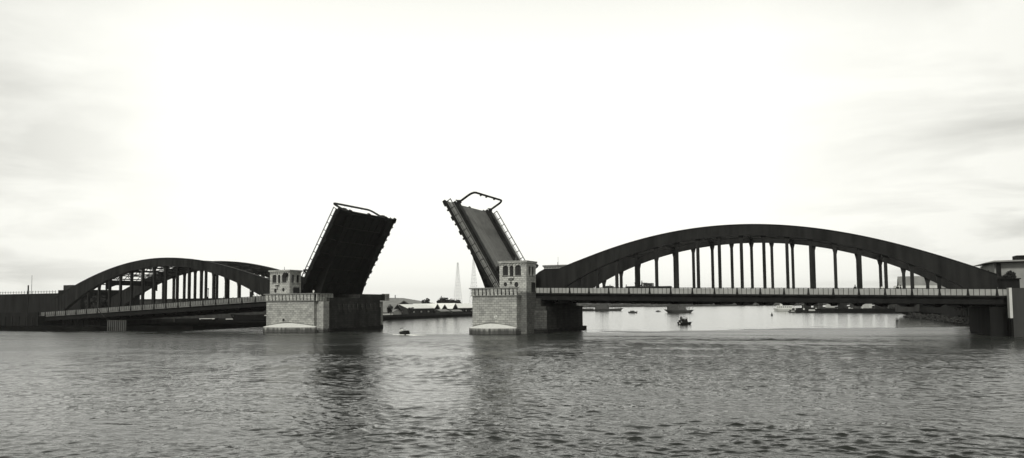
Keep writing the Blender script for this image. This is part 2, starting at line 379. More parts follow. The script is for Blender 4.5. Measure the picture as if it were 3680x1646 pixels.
def arch_span(side, label):
    if side > 0: x0, x1, zr, top, low, hx, px0, dp, shA, shB = 33.6, 124.5, zR, topR, lowR, [42.75+4.48*k for k in range(17)], 33.0, 4.5, 14.6, 11.3
    else: x0, x1, zr, top, low, hx, px0, dp, shA, shB = -135.5, -37.6, zL, topL, lowL, [-119.1+4.72*k for k in range(15)], -133.3, 4.74, 12.0, 12.6
    root = thing('arch_span', label, 'arch bridge', ((x0+x1)/2, 13.5, 0))
    inv = Matrix.Translation((-(x0+x1)/2, -13.5, 0))
    B = lambda mb, n, m, par=root, sm=False: mb.build(n, m, par, inv, sm)
    # ribs: box section with raised flanges
    xs = np.linspace(31.0 if side > 0 else x0+.4, x1-.8 if side > 0 else x1-.4, 77)
    for ry in (RY0, RY1):
        mb = MB()
        def lo(x): return max(low(x) if (x > x0+5 and x < x1-5) else -99, zr(x)-1.9)
        def hi2(x):
            t = top(x)
            if side > 0 and x < 45.8: t = float(np.interp(x, [30, 38.2, 41.5, 45.8], [14.6, 14.6, 15.85, top(45.8)]))
            if side > 0 and x < 34.2: t = 14.6-(34.2-x)*.75
            if side > 0 and x > 121.5: t = max(t, 11.7) if x < 123 else 11.3
            if side < 0 and x < -128.8: t = 12.2-(-128.8-x)*.42
            return t
        for a_, b_ in zip(xs, xs[1:]):
            mb.hexa([(a_, ry-.55, lo(a_)), (b_, ry-.55, lo(b_)), (b_, ry-.55, hi2(b_)), (a_, ry-.55, hi2(a_))],
                    [(a_, ry+.55, lo(a_)), (b_, ry+.55, lo(b_)), (b_, ry+.55, hi2(b_)), (a_, ry+.55, hi2(a_))])
        bmesh.ops.remove_doubles(mb.bm, verts=mb.bm.verts, dist=.002)
        for a_, b_ in zip(xs, xs[1:]):   # flange plates
            for fn, s_ in ((hi2, 1), (lo, -1)):
                mb.hexa([(a_, ry-.66, fn(a_)+.01*s_), (b_, ry-.66, fn(b_)+.01*s_), (b_, ry+.66, fn(b_)+.01*s_), (a_, ry+.66, fn(a_)+.01*s_)],
                        [(a_, ry-.66, fn(a_)-.14*s_), (b_, ry-.66, fn(b_)-.14*s_), (b_, ry+.66, fn(b_)-.14*s_), (a_, ry+.66, fn(a_)-.14*s_)])
        x = x0+1.6
        while x < x1-1.5:                # web stiffeners
            if hi2(x)-lo(x) > 1: mb.box(x-.04, x+.04, ry-.6, ry-.553, lo(x)+.16, hi2(x)-.16)
            x += 1.5
        B(mb, 'arch_rib', STEEL)
        for x in hx:
            lz = low(x); dz = zr(x)-1.1
            if lz-dz < .6: continue
            h = MB()
            h.box(x-.2, x+.2, ry-.28, ry+.28, dz, lz+.2)
            h.box(x-.3, x+.3, ry-.34, ry-.281, dz, lz+.1); h.box(x-.3, x+.3, ry+.281, ry+.34, dz, lz+.1)
            g = min(1.4, (lz-dz)*.4)
            h.xz([(x-.22, lz-g), (x+.22, lz-g), (x+.62, lz+.3), (x-.62, lz+.3)], ry-.3, ry+.3)
            B(h, 'hanger', STEEL)
    # lateral bracing between the two ribs
    bx = hx[2:-2:2] if side > 0 else hx[1:-1]
    prev = None
    for x in bx:
        zt, zb_ = top(x)-.3, low(x)+.3
        c = MB()
        if side > 0:
            zt = top(x)-1.2
            c.box(x-.2, x+.2, RY0+.55, RY1-.55, zt-.5, zt)
        else:
            c.box(x-.2, x+.2, RY0+.55, RY1-.55, zt-.28, zt); c.box(x-.2, x+.2, RY0+.55, RY1-.55, zb_-.2, zb_+.1)
            n_ = 8; st = (RY1-RY0-1.1)/n_
            for k in range(n_):
                y = RY0+.55+k*st
                p, q = (zb_+.2, zt-.15) if k % 2 else (zt-.15, zb_+.2)
                c.bar((x, y, p), (x, y+st, q), .14, 4)
        B(c, 'cross_frame', STEEL)
        if prev is not None:
            d = MB(); px, pz = prev; ym = (RY0+RY1)/2
            for ya, yb in ((RY0+.5, ym), (ym, RY1-.5)):
                d.bar((px, ya, pz), (x, yb, zt-.25), .12, 4); d.bar((px, yb, pz), (x, ya, zt-.25), .12, 4)
            B(d, 'wind_brace', STEEL)
        prev = (x, zt-.25)
    if side < 0:      # solid portal with an arched soffit
        c = MB(); P_ = []
        for k in range(13):
            t_ = k/12; P_.append((RY0+.5+(RY1-RY0-1)*t_, 13.9-1.9*(2*t_-1)**4))
        for p, q in zip(P_, P_[1:]):
            c.hexa([(-112.3, p[0], p[1]), (-111.8, p[0], p[1]), (-111.8, q[0], q[1]), (-112.3, q[0], q[1])],
                   [(-112.3, p[0], 15.2), (-111.8, p[0], 15.2), (-111.8, q[0], 15.2), (-112.3, q[0], 15.2)])
        B(c, 'portal', STEEL)
    # deck
    n_ = 20; X = np.linspace(x0, x1, n_+1)
    d = MB()
    for a_, b_ in zip(X, X[1:]):
        za, zb_ = zr(a_)-1.18, zr(b_)-1.18
        d.hexa([(a_, W0+.1, za-.35), (b_, W0+.1, zb_-.35), (b_, W1-.1, zb_-.35), (a_, W1-.1, za-.35)],
               [(a_, W0+.1, za), (b_, W0+.1, zb_), (b_, W1-.1, zb_), (a_, W1-.1, za)])
    bmesh.ops.remove_doubles(d.bm, verts=d.bm.verts, dist=.002)
    B(d, 'deck', ROADM)
    f = MB()
    for ya, yb in ((W0-.05, W0+.1), (W1-.1, W1+.05)):
        f.hexa([(x0, ya, zr(x0)-1.62), (x1, ya, zr(x1)-1.62), (x1, yb, zr(x1)-1.62), (x0, yb, zr(x0)-1.62)],
               [(x0, ya, zr(x0)-1.36), (x1, ya, zr(x1)-1.36), (x1, yb, zr(x1)-1.36), (x0, yb, zr(x0)-1.36)])
    B(f, 'fascia', STEEL if side > 0 else PANEL_L)
    g = MB()
    gb = 3.0 if side > 0 else 3.1
    for ry in (RY0, RY1):
        g.hexa([(x0, ry-.4, zr(x0)-gb), (x1, ry-.4, zr(x1)-gb), (x1, ry+.4, zr(x1)-gb), (x0, ry+.4, zr(x0)-gb)],
               [(x0, ry-.4, zr(x0)-1.55), (x1, ry-.4, zr(x1)-1.55), (x1, ry+.4, zr(x1)-1.55), (x0, ry+.4, zr(x0)-1.55)])
    for y in (.45, 8, 12, 16, 20, 26.5):
        g.hexa([(x0, y-.15, zr(x0)-2.9), (x1, y-.15, zr(x1)-2.9), (x1, y+.15, zr(x1)-2.9), (x0, y+.15, zr(x0)-2.9)],
               [(x0, y-.15, zr(x0)-1.535), (x1, y-.15, zr(x1)-1.535), (x1, y+.15, zr(x1)-1.535), (x0, y+.15, zr(x0)-1.535)])
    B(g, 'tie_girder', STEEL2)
    x = px0+dp
    while x < x1-1:
        z = zr(x); fb = MB()
        fb.yz([(.7, z-2.4), (.7, z-1.6), (26.3, z-1.6), (26.3, z-2.4), (23.5, z-3.3), (22, z-3.5), (5, z-3.5), (3.5, z-3.3)], x-.3, x+.3)
        for s_ in (-1, 1): fb.hexa([(x+s_*.3, 3.6, z-3.5), (x+s_*.3, 23.4, z-3.5), (x+s_*.3, 23.4, z-2.9), (x+s_*.3, 3.6, z-2.9)], [(x+s_*1.2, 3.6, z-3.0), (x+s_*1.2, 23.4, z-3.0), (x+s_*1.2, 23.4, z-2.9), (x+s_*1.2, 3.6, z-2.9)])
        fb.yz([(3.6, z-3.55), (3.6, z-3.1), (23.4, z-3.1), (23.4, z-3.55)], x-.6, x+.6)
        B(fb, 'floor_beam', STEEL2); x += dp
    # railings
    for yy, near in ((W0, True), (W1, False)):
        r = MB(); y0, y1 = yy-.04, yy+.04
        def strip(za, zb_, yA, yB): r.hexa([(x0, yA, zr(x0)-za), (x1, yA, zr(x1)-za), (x1, yB, zr(x1)-za), (x0, yB, zr(x0)-za)],
                                           [(x0, yA, zr(x0)-zb_), (x1, yA, zr(x1)-zb_), (x1, yB, zr(x1)-zb_), (x0, yB, zr(x0)-zb_)])
        strip(1.3, .17, y0, y1)
        pr = B(r, 'railing', PANEL if side > 0 else PANEL_L)
        r = MB(); strip(.12, 0, yy-.09, yy+.09)
        B(r, 'handrail', STEEL, pr)
        if near:
            x = px0 + (0 if side > 0 else .0); k = 0
            while x < x1:
                if k % 5: B(MB().box(x-.045, x+.045, yy-.1, yy-.043, zr(x)-1.3, zr(x)-.12), 'baluster', STEEL, pr)
                elif x > x0:
                    p_ = MB(); p_.xz([(x-.12, zr(x)-.13), (x+.12, zr(x)-.13), (x+.17, zr(x)-.8), (x+.3, zr(x)-1.55), (x-.3, zr(x)-1.55), (x-.17, zr(x)-.8)], yy-.22, yy-.105)
                    B(p_, 'railing_post', STEEL, pr)
                x += dp/5; k += 1
    return root
arch_span(1, 'large dark steel arch span to the right of the open drawbridge')
arch_span(-1, 'dark steel arch span receding to the left bank, smaller of the two')

# ------------------------------------------------------------------ bascule leaves
def leaf(side, label):
    # local frame: u along leaf from base to tip, y across, w = road normal
    ang = R(59.3 if side > 0 else 60.3)
    base = Vector((24.0, 0, 9.2)) if side > 0 else Vector((-34.3, 0, 8.9))
    Lf = 25.97 if side > 0 else 26.1
    eu = Vector((-side*math.cos(ang), 0, math.sin(ang))); en = Vector((side*math.sin(ang), 0, math.cos(ang)))
    M = Matrix((eu, Vector((0, 1, 0)), en)).transposed().to_4x4(); M.translation = base
    root = bpy.data.objects.new('bascule_leaf', None); col.objects.link(root); root.matrix_world = M
    tag(root, label, 'drawbridge leaf')
    P = lambda mb, n, mt_, par=root: mb.build(n, mt_, par)
    d = MB(); d.box(-1.5, Lf-.15, 5.15, 21.85, -.3, 0); P(d, 'roadway', ROADM)
    for ya, yb, n_ in ((.1, 3.55, 0), (23.45, 26.9, 1)):
        d = MB(); d.box(-1.0, Lf-.1, ya, yb, -.1, .18); P(d, 'sidewalk', WALKM)
    for yc in (4.35, 22.65):
        d = MB()
        d.box(-1.5, Lf+.2, yc-.75, yc-.55, -.3, .75); d.box(-1.5, Lf+.2, yc+.5, yc+.7, -.3, .95)
        d.box(-1.5, Lf+.3, yc-.78, yc+.73, .953, 1.1); d.box(-1.5, Lf, yc-.5, yc+.45, -.3, .5)
        P(d, 'guard_girder', STEEL)
        d = MB()   # tapering main girder under the deck
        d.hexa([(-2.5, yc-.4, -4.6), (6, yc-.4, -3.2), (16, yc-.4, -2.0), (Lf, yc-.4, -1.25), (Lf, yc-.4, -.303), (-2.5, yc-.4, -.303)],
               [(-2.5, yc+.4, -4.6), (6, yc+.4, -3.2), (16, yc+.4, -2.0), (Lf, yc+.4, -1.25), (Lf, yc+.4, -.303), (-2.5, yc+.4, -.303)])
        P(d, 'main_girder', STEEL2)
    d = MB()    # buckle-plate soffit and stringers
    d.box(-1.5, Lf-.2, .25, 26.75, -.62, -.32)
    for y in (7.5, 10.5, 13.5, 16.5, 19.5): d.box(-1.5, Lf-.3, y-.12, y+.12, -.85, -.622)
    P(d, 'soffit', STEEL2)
    for k in range(7):
        u = Lf-.5-4.15*k
        if u < -1: break
        d = MB(); dep = .75
        d.box(u-.16, u+.16, 4.8, 22.2, -dep-.25, -.625)
        for s_ in (0, 1):   # sidewalk brackets that make the saw-tooth edge
            q = [(u, -1.5), ] if 0 else None
            ya, yb = ((-.05, 3.9) if s_ == 0 else (23.1, 27.05)); yo = ya if s_ == 0 else yb; yi = yb if s_ == 0 else ya
            d.hexa([(u-.55, yo, -.45), (u+.55, yo, -.45), (u+.55, yo, -.1), (u-.55, yo, -.1)] , [(u-.5, yi, -1.3), (u+.5, yi, -1.3), (u+.5, yi, -.1), (u-.5, yi, -.1)])
            d.box(u-.42, u+.42, min(yo, yo+(.35 if s_ == 0 else -.35)), max(yo, yo+(.35 if s_ == 0 else -.35)), -1.0, -.46)
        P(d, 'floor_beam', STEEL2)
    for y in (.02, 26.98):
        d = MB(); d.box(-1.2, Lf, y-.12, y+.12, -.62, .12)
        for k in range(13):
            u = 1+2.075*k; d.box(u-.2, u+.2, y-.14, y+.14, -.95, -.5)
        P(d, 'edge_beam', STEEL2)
    # tram rails
    d = MB()
    for y in (9.1, 10.17, 12.3, 13.37): d.box(-1.5, Lf-.2, y-.06, y+.06, .003, .03)
    d.box(-1.5, Lf-.2, 11.1, 11.35, .003, .035)
    P(d, 'tram_rail', material('tram_rail', .24, .5, .2, 3))
    for y in (.12, 26.88):
        d = MB()
        d.box(0, Lf, y-.08, y+.08, 1.12, 1.3); d.box(0, Lf, y-.05, y+.05, .3, .42)
        n_ = 12
        for k in range(n_+1):
            u = .1+(Lf-.3)*k/n_; d.box(u, u+.16, y-.07, y+.07, .15, 1.13)
        P(d, 'railing', STEEL)
    d = MB(); d.box(Lf-.25, Lf+.25, 0, 27, -.9, -.303)
    for y in (.3, 5.0, 13.5, 21.9, 26.6): d.box(Lf+.1, Lf+.55, y-.35, y+.35, -.9, -.2)
    P(d, 'tip_beam', STEEL2)
    for u in ((Lf-.35, Lf-20.6)):
        d = MB(); H = 5.6 if u > 15 else 5.4
        pts = [(u, 4.6, .9), (u, 4.6, H-1.5), (u, 4.75, H-.75), (u, 5.3, H-.2), (u, 6.2, H), (u, 20.8, H), (u, 21.7, H-.2), (u, 22.25, H-.75), (u, 22.4, H-1.5), (u, 22.4, .9)]
        d.tube(pts, .27, 8)
        for y in (9.6, 12.8, 17.5): d.box(u-.15, u+.15, y-.2, y+.2, H-.62, H-.2)
        d.box(u-.4, u+.4, 4.2, 5.0, .9, 1.5); d.box(u-.4, u+.4, 22.0, 22.8, .9, 1.5)
        P(d, 'gantry', STEEL)
    return root
leaf(1, 'raised drawbridge leaf on the right pier, showing its road surface and tram rails')
leaf(-1, 'raised drawbridge leaf on the left pier, showing its dark underside')

# ------------------------------------------------------------------ piers
def pier(side, label):
    root = thing('bridge_pier', label, 'bridge pier', ((28 if side > 0 else -29), 10, 0))
    inv = Matrix.Translation((-(28 if side > 0 else -29), -10, 0))
    B = lambda mb, n, m_: mb.build(n, m_, root, inv)
    if side > 0: bx0, bx1, ztop, zb = 21.5, 32.7, 10.22, 8.35
    else: bx0, bx1, ztop, zb = -37.3, -21.9, 9.72, 7.75
    Yf = -8.0
    # main body below the deck
    if side > 0: body = [(22.3, -1.0), (36.6, -1.0), (36.6, 25.2), (22.3, 25.2)]; foot = [(21.7, -1.6), (37.3, -1.6), (37.3, 26.2), (21.7, 26.2)]
    else: body = [(-37.4, -1.0), (-20.3, -4.2), (-24.6, 25.2), (-37.4, 25.2)]; foot = [(-38.2, -1.5), (-19.6, -4.7), (-24.2, 25.9), (-38.2, 25.9)]
    B(MB().prism(body, -3, 6.0), 'pier_body', STONE_D)
    b2 = [(x*.999, y) for x, y in body]
    if side > 0:
        B(MB().prism([(23.2, -.6), (35.2, -.6), (35.2, 24.6), (23.2, 24.6)], 6.0, 7.8), 'pier_cap', STONE_D)
    else:
        B(MB().prism([(-37.2, -.7), (-20.5, -3.9), (-24.8, 25.0), (-37.2, 25.0)], 6.002, 8.6), 'pier_cap', STONE_D)
    B(MB().prism(foot, -3, .9), 'footing', STONE_D)
    # stone return wall beside the tower / bastion
    # near bastion
    bw = MB(); bw.box(bx0+.2, bx1-.2, Yf+.3, -1.2 if side > 0 else -.9, -3, zb)
    if side > 0:
        B(MB().box(33.9, 36.9, -1.32, -1.02, -3, 5.1), 'corner_facing', material('shaded_granite', .08, .9, .4, .6, brick=(1.05, .5, .4, .04)))  # granite copy with the shade below the deck put into its colour
    else:
        bw.prism([(-22.1, -6.9), (-20.35, -6.6), (-20.35, -4.3), (-22.1, -3.9)], -3, 7.7)
    B(bw, 'bastion', STONE)
    pb = MB(); pb.box(bx0-.2, bx1, Yf-.2, 0 if side > 0 else -.4, zb+.003, zb+.18)
    B(pb, 'platform', COPE)
    # parapet: tapered stone blocks between dark slots
    pr = MB(); n_ = 12 if side > 0 else 14; wd = (bx1-bx0)/n_
    for k in range(n_):
        a_ = bx0+k*wd+.11; b_ = a_+wd-.22
        pr.hexa([(a_+.06, Yf-.12, zb+.05), (b_-.06, Yf-.12, zb+.05), (b_-.06, Yf+.3, zb+.05), (a_+.06, Yf+.3, zb+.05)],
                [(a_, Yf-.3, ztop-.25), (b_, Yf-.3, ztop-.25), (b_, Yf+.3, ztop-.25), (a_, Yf+.3, ztop-.25)])
    xs_ = bx0 if side > 0 else bx1; sd_ = -1 if side > 0 else 1
    for k in range(6):
        y0 = Yf+.1+k*1.15
        if y0 > -1.8: break
        pr.box(min(xs_, xs_+sd_*.3), max(xs_, xs_+sd_*.3), y0+.4, y0+1.15, zb+.05, ztop-.25)
    B(pr, 'parapet_block', STONE_W)
    bk = MB(); bk.box(bx0+.05, bx1-.1, Yf+.05, Yf+.25, zb+.18, ztop-.26); bk.box(xs_-sd_*.25, xs_-sd_*.05, Yf+.3, -1.3, zb+.18, ztop-.26)  # near-black strip added behind the blocks to paint shade into the slots
    B(bk, 'slot_shade_backing', DARK)
    cp = MB(); cp.box(bx0-.45, bx1+.15, Yf-.42, Yf+.45, ztop-.25, ztop); cp.box(min(xs_+sd_*.42, xs_-sd_*.4), max(xs_+sd_*.42, xs_-sd_*.4), Yf+.452, -1.25, ztop-.25, ztop-.003)
    B(cp, 'coping', COPE)
    # nose of the cutwater: vertical footing and pale sloping cap
    c0, c1 = bx0-.35, bx1+(-.2 if side > 0 else .5); mid = (c0+c1)/2 + (-.6 if side > 0 else -.8); n_ = 16
    ft = MB(); cpn = MB(); fr = []; tp = []; bkp = []
    for k in range(n_+1):
        t = k/n_; x = c0+(c1-c0)*t; s_ = (x-c0)/(mid-c0) if x < mid else (c1-x)/(c1-mid)
        s_ = s_**.8
        s_ = math.sin(s_*math.pi/2)*.55+s_*.45; fr.append((x, Yf-.6-2.3*s_)); tp.append((x, Yf-.02, 1.42+.95*s_))
    for (p, q, a_, b_) in zip(fr, fr[1:], tp, tp[1:]):
        ft.hexa([(p[0], p[1], -3), (q[0], q[1], -3), (q[0], Yf+.35, -3), (p[0], Yf+.35, -3)],
                [(p[0], p[1], 1.28), (q[0], q[1], 1.28), (q[0], Yf+.35, 1.28), (p[0], Yf+.35, 1.28)])
        cpn.hexa([(p[0], p[1]+.05, 1.283), (q[0], q[1]+.05, 1.283), (q[0], Yf+.3, 1.283), (p[0], Yf+.3, 1.283)],
                 [(p[0], p[1]+.2, 1.36), (q[0], q[1]+.2, 1.36), (q[0], Yf+.28, b_[2]), (p[0], Yf+.28, a_[2])])
    for q_ in (ft, cpn): bmesh.ops.remove_doubles(q_.bm, verts=q_.bm.verts, dist=.002)
    B(ft, 'cutwater', FOOT); B(cpn, 'cutwater_cap', CAP)
    # hood of masonry over the cap: shallow arch that throws a soft shadow
    hd = MB(); hp = []
    for k in range(n_+1):
        hp.append((tp[k][0], tp[k][2]+.1))
    poly = [(max(min(x, bx1-.21), bx0+.21), z) for x, z in hp]
    for p, q in zip(poly, poly[1:]):
        if abs(q[0]-p[0]) < .01: continue
        hd.hexa([(p[0], Yf, p[1]), (q[0], Yf, q[1]), (q[0], Yf, zb), (p[0], Yf, zb)],
                [(p[0], Yf+.3, p[1]), (q[0], Yf+.3, q[1]), (q[0], Yf+.3, zb), (p[0], Yf+.3, zb)])
    bmesh.ops.remove_doubles(hd.bm, verts=hd.bm.verts, dist=.002)
    B(hd, 'facing', STONE)
    if side < 0:
        B(MB().cyl((-31.5, Yf-.05, 3.1), .28, .3, 'y', 12), 'drain', DARK)
    else:
        s_ = MB(); s_.box(27.0, 27.25, Yf-.03, Yf-.003, 3.55, 4.0); s_.box(27.4, 27.75, Yf-.03, Yf-.003, 3.65, 4.1); s_.box(27.1, 27.7, Yf-.03, Yf-.003, 3.3, 3.42)
        B(s_, 'white_mark', CAP)
    # far end of the pier
    fb = MB()
    if side > 0: fb.box(21.5, 33, 25.3, 30, -3, 8.3)
    else: fb.box(-37.3, -25.3, 24.9, 27.3, -3, 7.7)
    B(fb, 'far_bastion', STONE)
    fp = MB()
    if side > 0: fp.box(21.2, 33.4, 24.9, 30.4, 8.3, 10.2)
    else:
        fp.prism([(-31, 14), (-24.0, 14), (-24.1, 27.6), (-37.3, 27.6), (-37.3, 26.9), (-31, 26.9)], 7.95, 9.72)
        B(MB().box(-25.2, -23.6, 26.5, 28.2, 7.9, 9.9), 'corner_block', STONE)
        if 0: fp.prism([(-23.7, 22.5), (-23.75, 28.0), (-30, 28.0), (-30, 27.7), (-24.1, 27.65), (-24.0, 22.5)], 8.0, 9.95)
    B(fp, 'far_parapet', STONE_D)
    # machine-house opening under the leaf
    if side < 0:
        for k in range(9):
            y = .5+2.6*k; x = -20.3-4.3*(y+4.2)/29.4
            B(MB().box(x-.3, x+.12, y, y+1.1, 4.6, 7.0), 'pier_rib', STONE_D)
    return root
pier(1, 'right bridge pier of pale stone blocks with bastion and cutwater')
pier(-1, 'left bridge pier of stone blocks under the dark raised leaf')

# ------------------------------------------------------------------ control towers
def arch_shape(mb, x0, x1, z0, z1, y0, y1, axis='x'):
    r = (x1-x0)/2; cxm = (x0+x1)/2; pts = [(x0, z0), (x1, z0)]
    for k in range(9):
        t = math.pi*k/8; pts.append((cxm+r*math.cos(t), z1-r*.7+r*.7*math.sin(t)))
    if axis == 'x': mb.xz(pts, y0, y1)
    else: mb.yz(pts, y0, y1)
    return mb
def tower(x0, x1, y0, y1, zb, zt, label, front, sidew, near=True, side_face=1, low_win=None, zlow=None):
    loc = ((x0+x1)/2, (y0+y1)/2, zb); root = thing('control_tower', label, 'tower', loc)
    inv = Matrix.Translation((-loc[0], -loc[1], -loc[2]))
    B = lambda mb, n, m_, par=root: mb.build(n, m_, par, inv)
    solid = MB().box(x0, x1, y0, y1, zlow if zlow is not None else zb, zt-.55)
    cut = MB()
    for a_, b_, c, d in front: arch_shape(cut, a_, b_, c, d, y0-.2, y0+.45)
    xf = x1 if side_face > 0 else x0
    for a_, b_, c, d in sidew:
        arch_shape(cut, a_, b_, c, d, xf-.45 if side_face > 0 else xf-.2, xf+.2 if side_face > 0 else xf+.45, 'y')
    for (cx_, cz_, rx, rz_) in (low_win or []):
        pts = [(cx_+rx*math.cos(2*math.pi*k/14), cz_+rz_*math.sin(2*math.pi*k/14)) for k in range(14)]
        cut.xz(pts, y0-.2, y0+.35)
    wb = carve(solid.bm, cut.bm)
    B(wb, 'tower_wall', STONE_W)
    for a_, b_, c, d in front:
        w_ = MB(); w_.box(a_+.03, b_-.03, y0+.3, y0+.36, c+.03, d-.03); wo_ = B(w_, 'window', GLASS)
        f_ = MB(); f_.box((a_+b_)/2-.04, (a_+b_)/2+.04, y0+.24, y0+.3, c+.03, d-.05); f_.box(a_+.03, b_-.03, y0+.24, y0+.295, c+(d-c)*.55, c+(d-c)*.55+.07)
        B(f_, 'window_bar', STEEL, wo_)
        B(MB().box(a_-.12, b_+.12, y0-.12, y0-.003, c-.16, c-.02), 'sill', COPE, wo_)
    for a_, b_, c, d in sidew:
        w_ = MB(); xa = xf-.36*side_face; xb = xf-.3*side_face
        w_.box(min(xa, xb), max(xa, xb), a_+.03, b_-.03, c+.03, d-.03); wo_ = B(w_, 'window', GLASS)
        xa, xb = xf+.003*side_face, xf+.12*side_face
        B(MB().box(min(xa, xb), max(xa, xb), a_-.1, b_+.1, c-.16, c-.02), 'sill', COPE, wo_)
    for (cx_, cz_, rx, rz_) in (low_win or []):
        B(MB().box(cx_-rx, cx_+rx, y0+.2, y0+.27, cz_-rz_, cz_+rz_), 'round_window', GLASS)
    c = MB(); c.box(x0-.12, x1+.12, y0-.12, y1+.12, zt-.55, zt-.42); c.box(x0-.28, x1+.28, y0-.28, y1+.28, zt-.417, zt-.1)
    n_ = 9
    for k in range(n_):
        a_ = x0+(x1-x0)*(k+.2)/n_; c.box(a_, a_+.28, y0-.24, y0-.003, zt-.78, zt-.553)
    c.box(x0-.33, x1+.33, y0-.33, y1+.33, zt-.097, zt)
    B(c, 'cornice', COPE if not near else STONE_W)
    B(MB().bar(((x0+x1)/2-.4, (y0+y1)/2, zt), ((x0+x1)/2-.4, (y0+y1)/2, zt+.9), .07, 6), 'roof_finial', COPE)
    return root, B
# right tower
tr, TB = tower(27.35, 33.9, -5.7, -.15, 8.4, 16.15, 'stone control tower on the right pier with arched windows and a white ledge',
    [(28.15, 29.5, 12.95, 15.15), (29.85, 30.8, 12.75, 15.1), (31.15, 32.6, 12.9, 15.2)],
    [(-4.3, -3.0, 12.9, 15.0), (-2.4, -1.1, 12.9, 15.0)],
    low_win=[(28.8, 10.95, .42, .5), (31.45, 10.85, .5, .62)], zlow=-3)
TB(MB().box(29.5, 30.95, -6.15, -5.703, 12.3, 12.5), 'ledge', CAP)
TB(MB().box(29.95, 30.5, -5.95, -5.703, 11.85, 12.3), 'bracket', COPE)
TB(MB().cyl((30.2, -5.8, 11.3), .2, .25, 'y', 10), 'lamp', STEEL)
TB(MB().box(33.903, 33.96, -2.9, -.7, 9.2, 11.4), 'door', DARK)
TB(MB().cyl((27.0, -5.1, 14.6), .55, .9, 'x', 12), 'loudspeaker', STEEL)
# left tower
tl, TB2 = tower(-38.7, -32.3, -5.0, -.55, 7.9, 15.9, 'stone control tower on the left pier with arched windows and a lamp on its corner',
    [(-37.95, -36.6, 12.65, 14.75), (-36.15, -35.35, 12.55, 14.7), (-34.8, -33.35, 12.7, 14.85)],
    [(-4.3, -3.1, 12.65, 14.7), (-2.3, -1.1, 12.65, 14.7)],
    low_win=[(-36.9, 10.55, .45, .6), (-34.3, 10.75, .42, .5)], zlow=-3)
TB2(MB().box(-37.0, -35.5, -5.45, -5.003, 12.1, 12.28), 'ledge', CAP)
TB2(MB().box(-36.4, -36.0, -5.2, -5.003, 10.9, 12.1), 'bracket', COPE)
TB2(MB().cyl((-33.2, -5.5, 14.6), .55, .9, 'y', 12), 'loudspeaker', STEEL)
TB2(MB().box(-32.297, -32.24, -3.6, -1.2, 9.3, 11.4), 'door', DARK)
tf, TB3 = tower(24.2, 31.2, 30.1, 35, 8.4, 16.95, 'pale control tower roof showing behind the start of the right arch',
    [(25.2, 26.4, 13.6, 15.6), (27.1, 28.3, 13.6, 15.6), (29, 30.2, 13.6, 15.6)], [], near=False, zlow=-3)
TB3(MB().bar((27.6, 32, 16.95), (27.6, 32, 19.2), .04, 5), 'flagpole', STEEL)
tg, TB4 = tower(-37.5, -31.5, 27.7, 31.5, 8, 15.0, 'control tower hidden behind the left raised leaf', [], [], near=False, zlow=-3) if False else (None, None)

# ------------------------------------------------------------------ abutments
t = thing('abutment', 'dark right abutment wall with a pale corner strip at the end of the arch', 'abutment', (127, 10, 0))
inv = Matrix.Translation((-127, -10, 0))
MB().box(121.8, 124.45, .4, 24, -3, 5.2).build('bearing_pier', QUAY, t, inv)
MB().prism([(124.75, -3), (200, -3), (200, -1.2), (124.75, -1.2)], -3, 8.55).build('wing_wall', material('wing_wall', .05, .9, .3, .5, streak=True), t, inv)
MB().box(124.3, 124.72, -3.1, -1.2, 3.3, 8.6).build('corner_strip', CAP, t, inv)
MB().box(124.6, 200, -1.198, 28, -3, 7.35).build('approach_fill', QUAY, t, inv)
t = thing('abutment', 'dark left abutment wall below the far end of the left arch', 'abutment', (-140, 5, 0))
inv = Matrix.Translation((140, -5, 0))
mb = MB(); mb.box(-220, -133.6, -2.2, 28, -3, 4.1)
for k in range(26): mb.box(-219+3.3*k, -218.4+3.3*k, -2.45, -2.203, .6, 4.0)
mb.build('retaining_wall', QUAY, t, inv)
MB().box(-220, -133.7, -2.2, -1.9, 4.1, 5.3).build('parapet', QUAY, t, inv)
mb = MB(); mb.box(-93.6, -86.4, -9.0, -8.6, -.5, 3.0)
for k in range(9): mb.box(-93.5+.8*k, -93.15+.8*k, -9.25, -9.003, -.5, 2.95)
tag(mb.build('sheet_pile_wall', material('sheet_pile', .07, .8, .3, 1, streak=True)), 'pale ribbed low wall at the water edge under the left span', 'wall')
mb = MB()
for k in range(7):
    x = -128+k*2.2; mb.box(x, x+1.9, 2+.2*k, 26, -2, 3.2-.12*k)
tag(mb.build('timber_jetty', TIMBER), 'dark timber staging on the left bank below the arch end', 'jetty')

